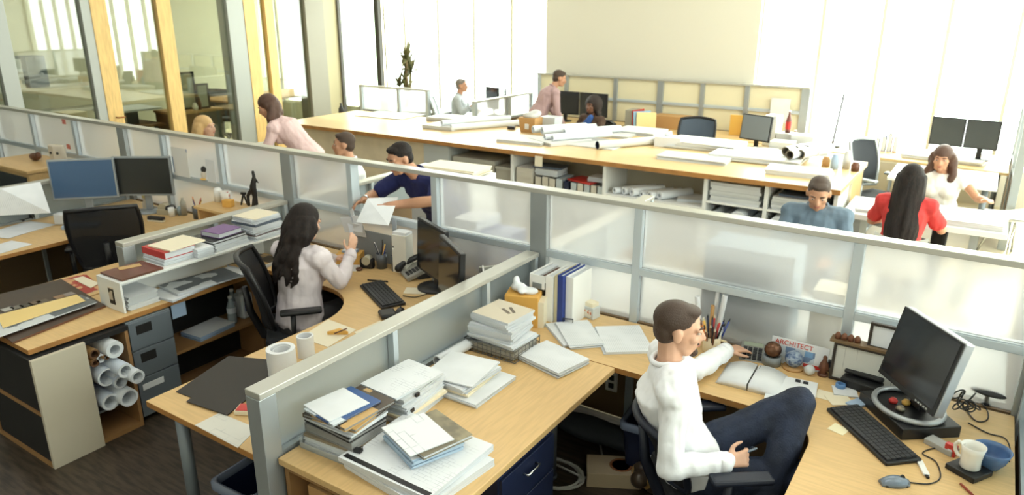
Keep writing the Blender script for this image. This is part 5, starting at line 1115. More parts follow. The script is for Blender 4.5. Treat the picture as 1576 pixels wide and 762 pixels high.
t = T('wood_easel', 'small triangular wooden rest with a pencil behind the near screen', 'stand', on(520, 516)+(ZD+.003,), .6); O('block', MB().prism([(-.06, 0), (.06, 0), (.0, .05)], 0, .02), [mat('amber_card', (222, 170, 84), .6)], t); O('pencil', MB().cyl((-.01, -.04, .025), (.05, .02, .03), .004, n=8), [BROWN], t)
# -------------------------- white riser shelf with books on the left desk
RX0, RX1, RY0, RY1 = -4.49, -4.225, 2.10, 3.36
t = T('riser_shelf', 'long white riser shelf full of papers on the woman\'s left desk', 'shelf', (RX0, RY0, ZD+.0005))
W_, LN = RX1-RX0, RY1-RY0
O('top_board', MB().box(0, W_, 0, LN, .185, .2), [WHITEL], t, bev=.002)
e1 = O('end_board', MB().box(0, W_, 0, .014, 0, .185), [WHITEL], t, bev=.002); O('end_board', MB().box(0, W_, LN-.014, LN, 0, .185), [WHITEL], t, bev=.002)
O('end_sticker', MB().box(.12, .18, -.002, 0, .04, .15), [printmat('black_sticker', (40, 36, 32), (220, 206, 186), 16, .62, 'patch')], e1)
O('back_board', MB().box(0, .01, .014, LN-.014, 0, .185), [WHITEL], t)
rz_ = ZD+.2015
stack('album', 'brown album lying on the near end of the white riser', 'album', (-4.36, 2.26), rz_, .245, .27, .012, 0, BROWN, mat('maroon_cover', (112, 66, 58), .4, rgb2=(98, 56, 44), scale=6), n=1)
stack('sheet', 'yellow card on the brown album', 'card', (-4.42, 2.28), rz_+.013, .06, .13, .002, -.3, mat('tan_card', (196, 160, 104), .5), n=1)
stack('report', 'white report under the red-spined book on the riser', 'papers', (-4.40, 2.58), rz_, .24, .3, .04, 0, PAPER, PAPER)
book('thick white book with a red spine on the riser', (-4.41, 2.55), rz_+.041, .22, .26, .045, PI/2, mat('red_spine', (190, 58, 56), .4))
stack('folder', 'cream papers over the red-spined book', 'papers', (-4.39, 2.6), rz_+.0875, .23, .27, .01, .08, CREAM, CREAM)
stack('report', 'white report fanning out right of the red-spined book', 'papers', (-4.34, 2.70), rz_+.0, .22, .12, .06, .0, PAPER, PAPER)
stack('report', 'white bundle under the black book and the purple book', 'papers', (-4.38, 2.92), rz_, .24, .27, .055, .05, PAPER, PAPER)
book('flat black book beneath the purple book', (-4.38, 2.91), rz_+.057, .24, .28, .02, .05, BLACK)
book('white book with purple cover on the riser', (-4.37, 2.93), rz_+.0785, .18, .2, .035, .1, PURPLE)
S_ = 'in the stack at the far end of the riser'
pile((-4.36, 3.22), rz_, [
    ('report', 'white ring report at the bottom '+S_, 'papers', .25, .25, .03, .03, 0, 0, PAPER, PAPER),
    ('book', 'brown and red covered book '+S_, 'book', .24, .25, .022, .1, -.01, 0, mat('maroon_cover', (112, 66, 58), .4), None),
    ('report', 'thick white report '+S_, 'papers', .24, .25, .045, -.06, .01, 0, PAPER, PAPER),
    ('binder', 'grey binder '+S_, 'papers', .24, .25, .02, .1, 0, 0, mat('slate_card', (86, 96, 110), .5), PAPER, 1),
    ('report', 'white top report '+S_, 'papers', .23, .24, .03, -.05, .0, 0, PAPER, PAPER),
    ('folder', 'cream cover sheet on top '+S_, 'papers', .22, .23, .004, .12, 0, 0, CREAM, CREAM, 1)])
S_ = 'inside the white riser'
pile((-4.36, 2.24), ZD+.001, [('report', 'bottom white report at the near end '+S_, 'papers', .24, .2, .03, 0, 0, 0, PAPER, PAPER), ('binder', 'pale blue binder on the report '+S_, 'papers', .24, .19, .05, 0, -.01, 0, mat('pale_grey_card', (190, 194, 196), .5), PAPER)])
stack('sheets', 'white sheets spilling out of the white riser', 'papers', (-4.30, 2.55), ZD, .26, .4, .012, .12, PAPER, PAPER, n=3)
t = stack('photo_portfolio', 'grey photo print sheet sliding out of the white riser', 'print', (-4.29, 2.68), ZD+.014, .26, .46, .01, -.1, PAPER, PHOTO, n=2)
stack('photo_portfolio', 'second photo book at the far end of the white riser', 'print', (-4.3, 3.12), ZD, .24, .3, .03, .1, PAPER, MAGA, n=2)
stack('sheets', 'pale sheets between the riser prints', 'papers', (-4.28, 2.93), ZD, .22, .1, .02, .1, PAPER, PAPER, n=2)
stack('sheet', 'white sheet at the inner end of the woman\'s left desk', 'papers', on(420, 402), ZD, .25, .12, .003, 0, CREAM, PAPER, n=1)
# -------------------------- sample boards at the near left
pq = [(0, 527), (160, 470), (90, 438), (-40, 466)]
def slab(name, label, cat, quad, z, th, m, top=None):
    P = [G(x, y, z) for x, y in quad]; o = sum(P, V())/4
    return O(name, MB().prism([(p.x-o.x, p.y-o.y) for p in P], 0, th, 0, 1), [m, top or m], None, (o.x, o.y, z+.0006), 0, label, cat)
slab('sample_board', 'bottom brown sample board under the pile at the left desk end', 'board', [(20, 530), (163, 473), (95, 432), (-60, 470)], ZD, .012, BROWN, mat('samples_brown', (70, 54, 42), .5))
slab('sample_board', 'wide dark sample board with colour chips at the left desk end', 'board', [(-20, 525), (135, 468), (88, 436), (-60, 468)], ZD+.014, .01, mat('dark_samples_edge', (60, 50, 42), .5), mat('dark_samples', (72, 58, 46), .5, rgb2=(60, 50, 44), scale=3))
slab('sample_print', 'photo print sheets beneath the yellow sheet', 'print', [(-30, 530), (150, 466), (125, 455), (-30, 496)], ZD+.026, .006, PAPER, PHOTO)
slab('clear_folder', 'clear folder with a bright yellow sheet on the sample boards', 'folder', [(5, 506), (132, 464), (118, 454), (-5, 486)], ZD+.0335, .003, TRAY, mat('shiny_yellow', (236, 206, 136), .2))
for i, (x, y, mm) in enumerate(((12, 476, mat('chip_white', (170, 168, 160), .4)), (26, 473, mat('chip_grey', (110, 106, 96), .4)), (40, 470, mat('chip_dark', (58, 54, 48), .4)), (53, 466, mat('chip_brown', (96, 76, 58), .4)), (66, 464, mat('chip_taupe', (90, 78, 64), .4)), (92, 457, mat('chip_tan', (140, 108, 80), .4)), (106, 453, mat('chip_stone', (140, 130, 124), .4)))):
    O('colour_chip', MB().box(-.03, .03, -.03, .03, 0, .003), [mm], None, on(x, y, ZD+.026)+(ZD+.025,), .0, ('white', 'grey', 'near black', 'brown', 'taupe', 'tan', 'stone')[i]+' sample chip on the wide dark board', 'sample chip')
slab('print_sheet', 'red and beige patterned print lying left of the white riser', 'print', [(92, 432), (132, 422), (158, 444), (128, 455)], ZD, .002, PAPER, MAGR)
slab('card', 'crumpled pale card on the red patterned print', 'card', [(112, 430), (128, 426), (153, 437), (140, 444)], ZD+.003, .004, CREAM)
# -------------------------- the left desk with two monitors
monitor('blue glowing monitor on the far left desk', (-6.66, 3.16, ZD), .80, .54, .36, -.03, .16, SCREENB, mat('monitor_silver', (150, 156, 160), .4, .3))
monitor('dark monitor right of the blue glowing one', (-6.33, 3.52, ZD), .62, .52, .36, -.03, .16, mat('screen_olive', (44, 46, 44), .2), mat('monitor_silver', (150, 156, 160), .4, .3))
O('white_slab', MB().box(-.14, .14, -.06, .06, 0, .03), [mat('pale_blue_card', (160, 182, 208), .6)], None, (-6.35, 2.93, ZD+.001), .8, 'pale slab beneath the blue glowing monitor', 'pad', bev=.004)
def sheetfan(label, quad, z0, z1, m, name='sheets'):
    P = [G(quad[0][0], quad[0][1], z1), G(quad[1][0], quad[1][1], z1), G(quad[2][0], quad[2][1], z0), G(quad[3][0], quad[3][1], z0)]
    o = (P[2]+P[3])/2; o = V((o.x, o.y, z0)); n = (P[1]-P[0]).cross(P[3]-P[0]).normalized()*.004
    vs = [p-o for p in P]+[p-o+n for p in P]
    return O(name, MB().add(vs, [(0, 1, 2, 3), (7, 6, 5, 4), (0, 4, 5, 1), (1, 5, 6, 2), (2, 6, 7, 3), (3, 7, 4, 0)]), [m], None, o, 0, label, 'papers')
sheetfan('big white sheets propped up at the far left desk', [(0, 290), (62, 280), (78, 328), (0, 332)], ZD+.14, ZD+.36, TEXT)
t = T('sheet_rest', 'dark stand holding the propped white sheets', 'stand', on(20, 336)+(ZD+.0005,), .3); O('board', MB().box(-.2, .2, .02, .04, 0, .16), [DARK], t); O('foot', MB().box(-.18, .18, -.06, .1, 0, .012), [DARK], t)
stack('papers', 'white papers flat on the far left desk before the propped sheets', 'papers', on(28, 354), ZD, .3, .42, .006, .3, PAPER, PAPER, n=2, jit=.02)
stack('papers', 'white paper at the left picture edge of the far left desk', 'papers', on(5, 382), ZD, .24, .3, .004, .2, PAPER, PAPER, n=1)
t = T('tissue_pack', 'crumpled white tissue pack left of the mesh chair', 'tissues', on(98, 345)+(ZD+.0005,), .4); O('pack', MB().box(-.06, .06, -.04, .04, 0, .1), [PAPER], t, bev=.015)
t = T('white_statuette', 'small white figure holding a yellow note before the dark monitor', 'ornament', on(225, 322)+(ZD+.0005,), .5)
O('figure', fuse(MB().limb([(0, 0, .01), (0, 0, .06), (.02, 0, .11)], [.03, .025, .02]).limb([(.0, 0, .03), (.09, .02, .015)], [.02, .012]), 'fig', .006, 1, [mat('chalk', (214, 204, 186), .6)]), [], t); O('note', MB().rbox((.02, -.02, .145), (.06, .004, .07)), [mat('note_yellow', (228, 214, 150), .5)], t)
t = T('tape_desk_dispenser', 'beige tape dispenser beside a white cup', 'dispenser', on(259, 330)+(ZD+.0005,), .4); O('body', MB().box(-.09, .09, -.035, .035, 0, .05).cyl((-.03, -.03, .055), (-.03, .03, .055), .05, n=20), [mat('putty_plastic', (176, 168, 144), .5)], t, bev=.004); O('tape', MB().cyl((.03, -.034, .06), (.03, .034, .06), .03, n=16), [DARK], t)
O('white_cup', MB().lathe([(.001, 0), (.026, 0), (.028, .08), (.025, .08), (.022, .006)], n=18), [WHITEP], None, on(265, 333)+(ZD+.001,), 0, 'small white cup right of the beige tape dispenser', 'cup')
t = T('stapler', 'dark stapler lying on the left desk behind the low screen', 'stapler', on(241, 341)+(ZD+.0005,), .3); O('base', MB().box(-.08, .08, -.022, .022, 0, .014), [CREAM], t, bev=.003); O('arm', MB().box(-.08, .08, -.02, .02, .02, .045).box(-.08, -.05, -.02, .02, .014, .02), [DARK], t, bev=.006)
p = pencup('grey pen cup with red topped pens on the left desk', 303, 322, 7, seed=1)
O('spray_can', MB().lathe([(.001, 0), (.026, 0), (.026, .12), (.012, .14), (.012, .16), (.001, .16)], n=16), [mat('tin_grey', (170, 168, 156), .35, .3)], None, on(284, 331)+(ZD+.001,), 0, 'slim grey bottle before the grey pen cup', 'bottle')
O('mini_bottle', MB().lathe([(.001, 0), (.022, 0), (.024, .06), (.01, .08), (.001, .08)], n=14), [mat('glassy_blue', (150, 166, 172), .2)], None, on(278, 331)+(ZD+.001,), 0, 'tiny bluish bottle left of the slim grey bottle', 'bottle')
O('black_wedge', MB().prism([(-.03, -.02), (.03, -.02), (0, .03)], 0, .1), [BLACK], None, on(322, 318)+(ZD+.001,), 0, 'black wedge right of the grey pen cup', 'gadget')
# raised wooden ledge with sculptures
t = T('wood_ledge', 'raised wooden ledge with little sculptures behind the books', 'shelf', (-5.42, 3.40, ZD+.0005))
O('top_board', MB().box(0, .72, 0, .30, .2, .222), [WOOD], t, bev=.003); O('side_board', MB().box(.02, .04, .02, .28, 0, .2), [WOOD], t); O('side_board', MB().box(.68, .7, .02, .28, 0, .2), [WOOD], t)
zl = ZD+.2235
t = T('dancer_sculpture', 'tall dark slender sculpture before the tall screen', 'ornament', on(392, 314, zl)+(zl,), .5)
O('figure', fuse(MB().limb([(0, 0, .0), (.01, 0, .09), (.0, 0, .17), (.02, 0, .26), (.015, 0, .30)], [.03, .02, .028, .014, .012]).limb([(0, 0, .17), (-.05, 0, .1), (-.05, 0, .02)], [.018, .014, .012]).limb([(.02, 0, .25), (.05, .0, .21)], [.012, .006]), 'fig', .006, 1, [mat('dark_bronze', (44, 40, 38), .4, .4)]), [], t)
t = T('small_easel', 'small black A shaped stand left of the slender sculpture', 'stand', on(376, 312, zl)+(zl,), .4); O('legs', MB().cyl((-.03, 0, 0), (0, 0, .1), .008, n=8).cyl((.03, 0, 0), (0, 0, .1), .008, n=8).cyl((-.02, 0, .1), (.02, 0, .1), .012, n=8), [BLACK], t)
t = T('floral_mug', 'white patterned cup standing on the wooden ledge', 'cup', on(348, 312, zl)+(zl,)); O('cup', MB().lathe([(.001, 0), (.035, 0), (.042, .1), (.038, .1), (.032, .006)], n=20), [printmat('floral', (226, 222, 214), (190, 96, 84), 40, .68, 'patch')], t)
O('white_jar', MB().lathe([(.001, 0), (.035, 0), (.035, .1), (.02, .12), (.001, .12)], n=18), [WHITEP], None, on(337, 310, zl)+(zl,), 0, 'white jar left of the patterned cup', 'jar')
O('wood_block', MB().box(-.04, .04, -.03, .03, 0, .06), [mat('amber_card', (222, 170, 84), .6)], None, on(352, 318, zl)+(zl,), .4, 'amber wooden block before the wooden ledge', 'block', bev=.004)
# cards and figures along the tall screen's rail, left part
def card(label, x, z, wx, h, m, name='card', cat='card'): return O(name, MB().box(-wx/2, wx/2, 0, .003, 0, h), [m], None, (x, YP-.049, z), 0, label, cat, rot=(-.0, 0, 0))
card('white calendar card with blue pictures on the tall screen rail', -6.02, 1.072, .24, .26, printmat('card_pics', (226, 226, 222), (96, 124, 170), 9, .66, 'patch'))
card('plain white card on the tall screen rail near the slender sculpture', -5.58, 1.072, .12, .2, PAPER)
t = T('rail_figurine', 'small black and white figurine on the tall screen rail', 'ornament', (-5.72, YP-.03, 1.077)); O('body', MB().ell((0, 0, .04), (.025, .022, .04)), [mat('chalk', (214, 204, 186), .6)], t); O('hood', MB().ell((0, .006, .09), (.025, .022, .03)), [BLACK], t); O('feet', MB().ell((0, -.01, .006), (.035, .02, .008)), [YELLOW], t)
for i, (z, l) in enumerate(((1.38, 'upper red sticker on the tall screen at the far left'), (1.12, 'lower red sticker on the tall screen at the far left'))): card(l, -8.0, z, .07, .05, mat('pale_red', (206, 120, 108), .5), 'sticker', 'sticker')
t = T('owl_figure', 'cream mask shaped ornament with dark eyes behind the blue monitor', 'ornament', (-7.9, 3.55, 1.0), .3); O('face', MB().prism([(-.1, -.02), (.0, -.05), (.1, -.02), (.1, .02), (-.1, .02)], 0, .2), [mat('chalk', (214, 204, 186), .6)], t, bev=.015); O('eyes', MB().ell((-.04, -.045, .12), (.014, .01, .014)).ell((.045, -.045, .12), (.014, .01, .014)), [BLACK], t)
t = T('side_cabinet', 'wooden cabinet with a dark front at the far left edge', 'cabinet', (-8.75, 3.2, 0)); O('body', MB().box(0, .95, 0, .5, 0, .97), [WOOD], t, bev=.004); O('dark_front', MB().box(.04, .9, -.01, 0, .62, .93), [mat('dark_glass_front', (60, 66, 70), .15)], t); O('top', MB().box(-.02, .97, -.02, .5, .97, 1.0), [WOOD], t, bev=.003)
O('carved_box', fuse(MB().ell((0, 0, .04), (.09, .04, .04)).ell((.08, 0, .06), (.04, .03, .04)), 'carv', .01, 1, [BROWN]), [], None, (-8.3, 3.5, 1.001), 0, 'brown carved lump on the wooden cabinet at the far left', 'ornament')
# ================================================================== people
SKIN = mat('skin', (214, 168, 140), .55, vary=.06, scale=9)
SKIN2 = mat('skin_warm', (200, 148, 116), .55, vary=.06, scale=9)
SKIN3 = mat('skin_deep', (112, 74, 54), .55)
HAIRD = mat('hair_dark', (28, 22, 20), .6, spec=.25, bump=.5, bscale=40, stretch=(9, 9, 1), rgb2=(40, 30, 26), scale=12)
HAIRB = mat('hair_brown', (72, 54, 42), .55, bump=.5, bscale=50, stretch=(9, 9, 2))
HAIRG = mat('hair_grey', (120, 112, 104), .6)
HAIRF = mat('hair_fair', (206, 168, 112), .55, bump=.4, bscale=40, stretch=(8, 8, 1))
DENIM = mat('denim', (34, 44, 66), .8, vary=.25, scale=9, bump=.25, bscale=120)
SHIRTW = mat('white_shirt', (238, 240, 243), .75, bump=.22, bscale=14)
def hand_shapes(mb, wrist, d, n, side, curl=.35, spread=.0, s=1.0, thumb=.5):
    """palm, four fingers, thumb. d along the fingers, n out of the back of the hand, side = thumb side (+1/-1 along d x n)"""
    d = V(d).normalized(); n = V(n); n = (n-d*n.dot(d)).normalized(); x = d.cross(n)*side
    w = V(wrist)
    k = w+d*.088*s
    for u in (-.027, -.009, .009, .027): mb.cone(w+x*u*.55*s+d*.012*s, k+x*u*s, .0135*s, .0105*s, 8)
    for i, (u, ln) in enumerate(((.029, .068), (.0095, .077), (-.0105, .072), (-.030, .056))):
        p = k+x*u*s; a = 0; ang = curl*(.75+.12*i)
        for j, f in enumerate((.45, .32, .23)):
            a += ang; dd = (d*math.cos(a)-n*math.sin(a)+x*(u*spread*8)).normalized()
            q = p+dd*ln*f*s; mb.cone(p, q, (.0092-.0009*j)*s, (.0086-.0011*j)*s, 8); p = q
    p = w+x*.026*s+d*.022*s; q = p+(x*.75+d*.55-n*.15*thumb).normalized()*.036*s
    mb.cone(p, q, .0125*s, .0105*s, 8); r = q+(x*.3+d*.85-n*.45*thumb).normalized()*.03*s; mb.cone(q, r, .0102*s, .009*s, 8)
    mb.cone(r, r+(x*.05+d*.9-n*.5*thumb).normalized()*.024*s, .009*s, .0072*s, 8)
def loft(mb, secs, n=20):
    """secs: (centre, right vector, forward vector, half width, half depth)"""
    mb.rings([[V(c)+V(r)*w*math.copysign(abs(math.cos(a))**.85, math.cos(a))+V(f)*dp*math.sin(a) for a in [2*PI*k/n for k in range(n)]] for c, r, f, w, dp in secs])
def person(label, loc, rz, J, top, bottom, hair, skin=None, fem=False, vox=.007, sleeve='long', curl=(.35, .35), handn=None, group=None, shoes=None, collar=True, beard=None, glasses=False, hairstyle='short', build=1., skirt=False, fd=None, acc=None):
    """J: joints in the person's own frame (facing +y)"""
    skin = skin or SKIN
    t = T('person', label, 'person', (loc[0], loc[1], loc[2] if len(loc) > 2 else 0), rz, group)
    g = {k: V(v) for k, v in J.items()}
    pel, nk, hd = g['pel'], g['neck'], g['head']
    rS = (g['shR']-g['shL']).normalized(); rH = (g['hipR']-g['hipL']).normalized()
    axis = (nk-pel).normalized(); chest = pel.lerp(nk, .66); mid = pel.lerp(nk, .36)
    bend = g.get('bend', V((0, 0, 0))); chest = chest+bend; mid = mid+bend
    fS = axis.cross(rS).normalized()*-1 if axis.cross(rS).y < 0 and False else rS.cross(axis)*-1
    fS = axis.cross(rS); fH = axis.cross(rH)
    if fS.y < 0 and fem is None: fS = -fS
    b = build; wF = .92 if fem else 1.
    def torso(mb, g_, top_only=False):
        k = g_
        loft(mb, [(pel-axis*.10, rH, fH, .10*b+k, .08*b+k), (pel-axis*.03, rH, fH, (.165)*b+k, .12*b+k), (pel+axis*.07, rH, fH, .158*b+k, .115*b+k), (mid, rH.lerp(rS, .5), fS, (.132 if fem else .148)*b+k, .1*b+k), (chest-axis*.05, rS, fS, .158*b*wF+k, .118*b+k), (chest+axis*.05, rS, fS, .172*b*wF+k, .12*b+k), (nk-axis*.055, rS, fS, .15*b*wF+k, .088*b+k), (nk-axis*.01, rS, fS, .085+k, .066+k), (nk+axis*.012, rS, fS, .058+k*.8, .056+k*.8)])
        for s in ('L', 'R'): mb.cone(nk-axis*.03+(g['sh'+s]-nk)*.35, g['sh'+s]*1, .06+k, .058*b+k)
        if fem:
            for q in (-1, 1): mb.ell(chest+fS*.085+rS*.07*q-axis*.01, (.062+k, .055+k, .062+k))
    def arm(mb, s, k, upto=1.):
        A, B, C = g['sh'+s], g['el'+s], g['wr'+s]; f = .9 if fem else 1.
        if upto < .99:
            mb.cone(A, A.lerp(B, upto), .055*f*b+k, .05*f*b+k*1.6); return
        mb.cone(A, B, .052*f*b+k, .042*f*b+k); mb.cone(B, B.lerp(C, .35), .042*f*b+k, .043*f*b+k); mb.cone(B.lerp(C, .35), C, .043*f*b+k, .028*f+k*1.15)
    def leg(mb, s, k):
        A, B, C = g['hip'+s], g['kn'+s], g['an'+s]; f = .95 if fem else 1.
        mb.cone(A, B, .088*f*b+k, .062*f*b+k); mb.cone(B, B.lerp(C, .35), .06*f*b+k, .062*f*b+k); mb.cone(B.lerp(C, .35), C, .062*f*b+k, .042*f+k)
    # head frame
    F = V(fd or g.get('face', (0, 1, 0))).normalized(); U = V(g.get('headup', (0, 0, 1))); U = (U-F*U.dot(F)).normalized(); Rr = F.cross(U)
    Hm = Matrix((Rr, F, U)).transposed()
    def h(x, y, z): return hd+Hm @ V((x, y, z))
    B = MB()
    torso(B, 0.)
    for s in ('L', 'R'):
        arm(B, s, 0); leg(B, s, 0)
        dirn = g.get('hd'+s, g['wr'+s]-g['el'+s]); nn = (g.get('hn'+s) or V((0, 0, 1)))
        hand_shapes(B, g['wr'+s], dirn, nn, (1 if s == 'L' else -1) * (1 if g.get('flip'+s) is None else -1), curl[0 if s == 'L' else 1], s=.92 if fem else 1.)
        a = g['an'+s]; td = V(g.get('toe'+s, (0, 1, 0))).normalized(); B.cone(a+V((0, 0, -.03)), a+td*.15+V((0, 0, -.055)), .038, .026)
    B.cone(nk-axis*.03, h(0, -.025, -.06), .056, .054 if not fem else .048)
    B.ell(h(0, -.012, .03), (.076, .096, .086), Hm); B.ell(h(0, .028, -.035), (.062, .068, .08), Hm); B.cone(h(-.03, .045, -.085), h(.03, .045, -.085), .026, .026); B.ell(h(0, .072, -.092), (.022, .02, .02), Hm)
    B.cone(h(0, .086, .012), h(0, .107, -.026), .010, .0145); B.ell(h(-.014, .094, -.03), (.009, .01, .008), Hm); B.ell(h(.014, .094, -.03), (.009, .01, .008), Hm)
    for q in (-1, 1):
        B.ell(h(.034*q, .076, .022), (.026, .016, .011), Hm); B.ell(h(.042*q, .062, -.022), (.024, .022, .022), Hm); B.ell(h(.079*q, -.008, -.008), (.011, .021, .033), Hm)
    B.ell(h(0, .09, -.052), (.024, .012, .007), Hm); B.ell(h(0, .087, -.064), (.021, .012, .008), Hm)
    body = O('body', fuse(B, 'body', vox, 3 if vox < .009 else 2, [skin]), [], t)
    for q in (-1, 1):
        e = O('eye', MB().ell(h(.033*q, .081, .004), (.0115, .0105, .0055), Hm, 0, 12, 8).ell(h(.033*q, .0895, .004), (.005, .003, .005), Hm, 1, 10, 6), [mat('eye_white', (196, 184, 172), .3), mat('iris', (40, 28, 22), .2)], t)
        O('eyebrow', MB().tube([h(.015*q, .091, .026), h(.033*q, .09, .031), h(.052*q, .076, .027)], [.004, .005, .003], 6), [hair], t)
    O('lips', MB().ell(h(0, .0945, -.054), (.021, .008, .0045), Hm).ell(h(0, .093, -.063), (.018, .008, .005), Hm), [mat('lips', (176, 104, 92), .5)], t)
    # clothes
    if top:
        m = MB(); torso(m, .017)
        for s in ('L', 'R'): arm(m, s, .012, 1. if sleeve == 'long' else (.7 if sleeve == 'short' else .2))
        O('shirt', fuse(m, 'shirt', max(vox, .008), 3, [top], .010), [], t)
        if collar:
            cc = nk+axis*.012
            O('collar', MB().tube([cc+(rS*math.cos(a)*.07+fS*math.sin(a)*.066)+axis*(.012 - .03*max(0, math.sin(a))) for a in [2*PI*k/20 for k in range(20)]], .012, 8, closed=True), [top], t)
        if sleeve == 'long':
            for s in ('L', 'R'):
                d = (g['wr'+s]-g['el'+s]).normalized(); O('cuff', MB().cyl(g['wr'+s]-d*.04, g['wr'+s]+d*.008, .046*(.9 if fem else 1), .043*(.9 if fem else 1), 18), [top], t)
    if bottom:
        m = MB(); loft(m, [(pel-axis*.11, rH, fH, .13*b, .10*b), (pel-axis*.04, rH, fH, .174*b, .128*b), (pel+axis*.04, rH, fH, .15*b, .105*b)])
        for s in ('L', 'R'): leg(m, s, .012)
        O('trousers', fuse(m, 'trousers', max(vox, .009), 3, [bottom], .006), [], t)
        for s in ('L', 'R'):
            a = g['an'+s]; td = V(g.get('toe'+s, (0, 1, 0))).normalized()
            m = MB().cone(a+V((0, 0, -.035))-td*.02, a+td*.17+V((0, 0, -.055)), .048, .034); O('shoe', fuse(m, 'shoe', .01, 1, [shoes or BLACK]), [], t)
    # hair
    m = MB()
    if hairstyle == 'short':
        m.ell(h(0, -.022, .042), (.081, .098, .083), Hm); m.ell(h(0, -.05, -.01), (.072, .06, .07), Hm); m.ell(h(0, .03, .09), (.058, .05, .022), Hm)
    elif hairstyle == 'bald':
        m.ell(h(0, -.05, .0), (.08, .062, .06), Hm)
    else:
        if len(hairstyle) > 4: m.ell(h(0, -.05, .02), (.14, .12, .14), Hm)
        m.ell(h(0, -.022, .042), (.088, .106, .09), Hm); m.ell(h(0, -.05, -.02), (.085, .07, .09), Hm)
        rnd = random.Random(int(abs(loc[0])*100)); ln = hairstyle[1]; wv = hairstyle[2]; down = V((0, 0, -1))
        bk = hairstyle[3] if len(hairstyle) > 3 else 0.
        for i in range(16):
            a = PI*(1.02+.96*i/15) if i % 2 else PI*(.98+1.04*i/15); x0 = math.cos(a)*.082; y0 = math.sin(a)*.085-.018
            p = h(x0, y0, .02); pts = [p]; rs = [.034]; L_ = ln*rnd.uniform(.82, 1.05); n_ = 9; ph = rnd.uniform(0, 6)
            back = -(Hm @ V((0, 1, 0)))
            for k in range(1, n_):
                u = k/(n_-1); off = Hm @ V((x0*(.25+.2*wv)*u, -.02*u, 0))
                q = p+down*L_*u+off+back*(bk*u)+V((math.sin(ph+u*9)*wv*.022, math.cos(ph*1.3+u*9)*wv*.022, 0)); pts.append(q); rs.append(.036*(1-.1*u) if u < .8 else .036*(1-u)*3+.008)
            m.limb(pts, rs)
    O('hair', fuse(m, 'hair', max(.0075, vox), 1, [hair]), [], t)
    if beard: O('beard', fuse(MB().ell(h(0, .075, -.098), (.026, .026, .022), Hm).cone(h(-.025, .088, -.048), h(.025, .088, -.048), .008, .008), 'beard', .005, 2, [hair]), [], t)
    if glasses:
        m = MB()
        for q in (-1, 1): m.tube([h(.033*q+.024*math.cos(a), .1, .004+.018*math.sin(a)) for a in [k*PI/7 for k in range(14)]], .0025, 6, closed=True).tube([h(.057*q, .1, .006), h(.08*q, .0, .008)], .0025, 6)
        O('glasses', m, [BLACK], t)
    if acc: acc(t, g, h)
    return t
def Jsit(lean=0., **k):
    j = dict(pel=(0, 0, .56), neck=(0, -.02+lean, 1.09), head=(0, .02+lean*1.15, 1.25), shL=(-.185, -.02+lean, 1.03), shR=(.185, -.02+lean, 1.03), hipL=(-.09, .03, .53), hipR=(.09, .03, .53), knL=(-.12, .46, .54), knR=(.12, .46, .54), anL=(-.12, .46, .10), anR=(.12, .46, .10),
             elL=(-.25, .10+lean*.8, .80), elR=(.25, .10+lean*.8, .80), wrL=(-.16, .34+lean*.5, .79), wrR=(.16, .34+lean*.5, .79))
    j.update(k); return j
def Jstand(lean=0., **k):
    j = dict(pel=(0, 0, .97), neck=(0, lean, 1.47), head=(0, .03+lean*1.2, 1.63), shL=(-.19, lean, 1.41), shR=(.19, lean, 1.41), hipL=(-.09, 0, .93), hipR=(.09, 0, .93), knL=(-.1, .03, .5), knR=(.1, .03, .5), anL=(-.1, -.02, .09), anR=(.1, -.02, .09),
             elL=(-.25, lean*.8, 1.12), elR=(.25, lean*.8, 1.12), wrL=(-.22, .15+lean*.8, .92), wrR=(.22, .15+lean*.8, .92))
    j.update(k); return j
# ---- man in white at the near right
MW = (-.87, 2.80, 0); MR = -.93
person('man in white shirt and jeans leaning back with a phone, reaching over his desk', MW, MR,
    Jsit(pel=(0, 0, .56), neck=(-.02, -.13, 1.05), head=(-.03, -.09, 1.205), face=(.22, 1, -.12), shL=(-.20, -.10, 1.0), shR=(.18, -.16, 1.0), bend=(0, -.03, 0),
         elR=(.25, -.17, .70), wrR=(.22, .08, .70), hdR=(-.2, 1, .02), hnR=(.9, .1, .45), elL=(-.41, .13, .79), wrL=(-.62, .36, .795), hdL=(-.35, 1, -.05), hnL=(0, .1, 1),
         hipL=(-.09, .05, .54), knL=(.02, .465, .85), anL=(.20, .27, .45), toeL=(.8, .4, -.3), hipR=(.09, .05, .54), knR=(.14, .48, .55), anR=(.14, .45, .10)),
    SHIRTW, DENIM, HAIRB, SKIN, vox=.006, curl=(.28, .75), beard=True)
# phone held in his right hand
R_ = Matrix.Rotation(MR, 4, 'Z'); q = V(MW)+R_ @ V((.165, .17, .705))
t = T('mobile_phone', 'small dark phone in the seated man\'s hand', 'phone', q, MR); t.rotation_euler = (.25, -.5, MR+.1)
O('body', MB().box(-.024, .024, -.055, .06, -.005, .005), [mat('phone_silver', (96, 106, 116), .3, .5)], t, bev=.004); O('screen', MB().box(-.02, .02, -.045, .05, .0051, .006), [SCREEN], t)
# ---- dark-haired woman at the scooped desk
person('woman with long wavy black hair in a pale shirt seated with her back to us', (-3.62, 2.93, 0), .06,
    Jsit(.06, neck=(-.02, .07, 1.03), head=(-.03, .15, 1.17), face=(.1, 1, -.3), shL=(-.175, .06, .98), shR=(.17, .06, .98), pel=(0, 0, .55), elR=(.25, .14, .80), wrR=(.17, .34, .93), hdR=(-.1, .5, .9), hnR=(.9, -.4, 0), elL=(-.24, .24, .80), wrL=(-.1, .44, .82)),
    mat('pale_pink_shirt', (218, 208, 212), .75, bump=.3, bscale=16), mat('grey_trousers', (60, 58, 60), .8), HAIRD, SKIN, True, .007, 'long', (.3, .2), hairstyle=('long', .47, 1.1, .15), collar=False)
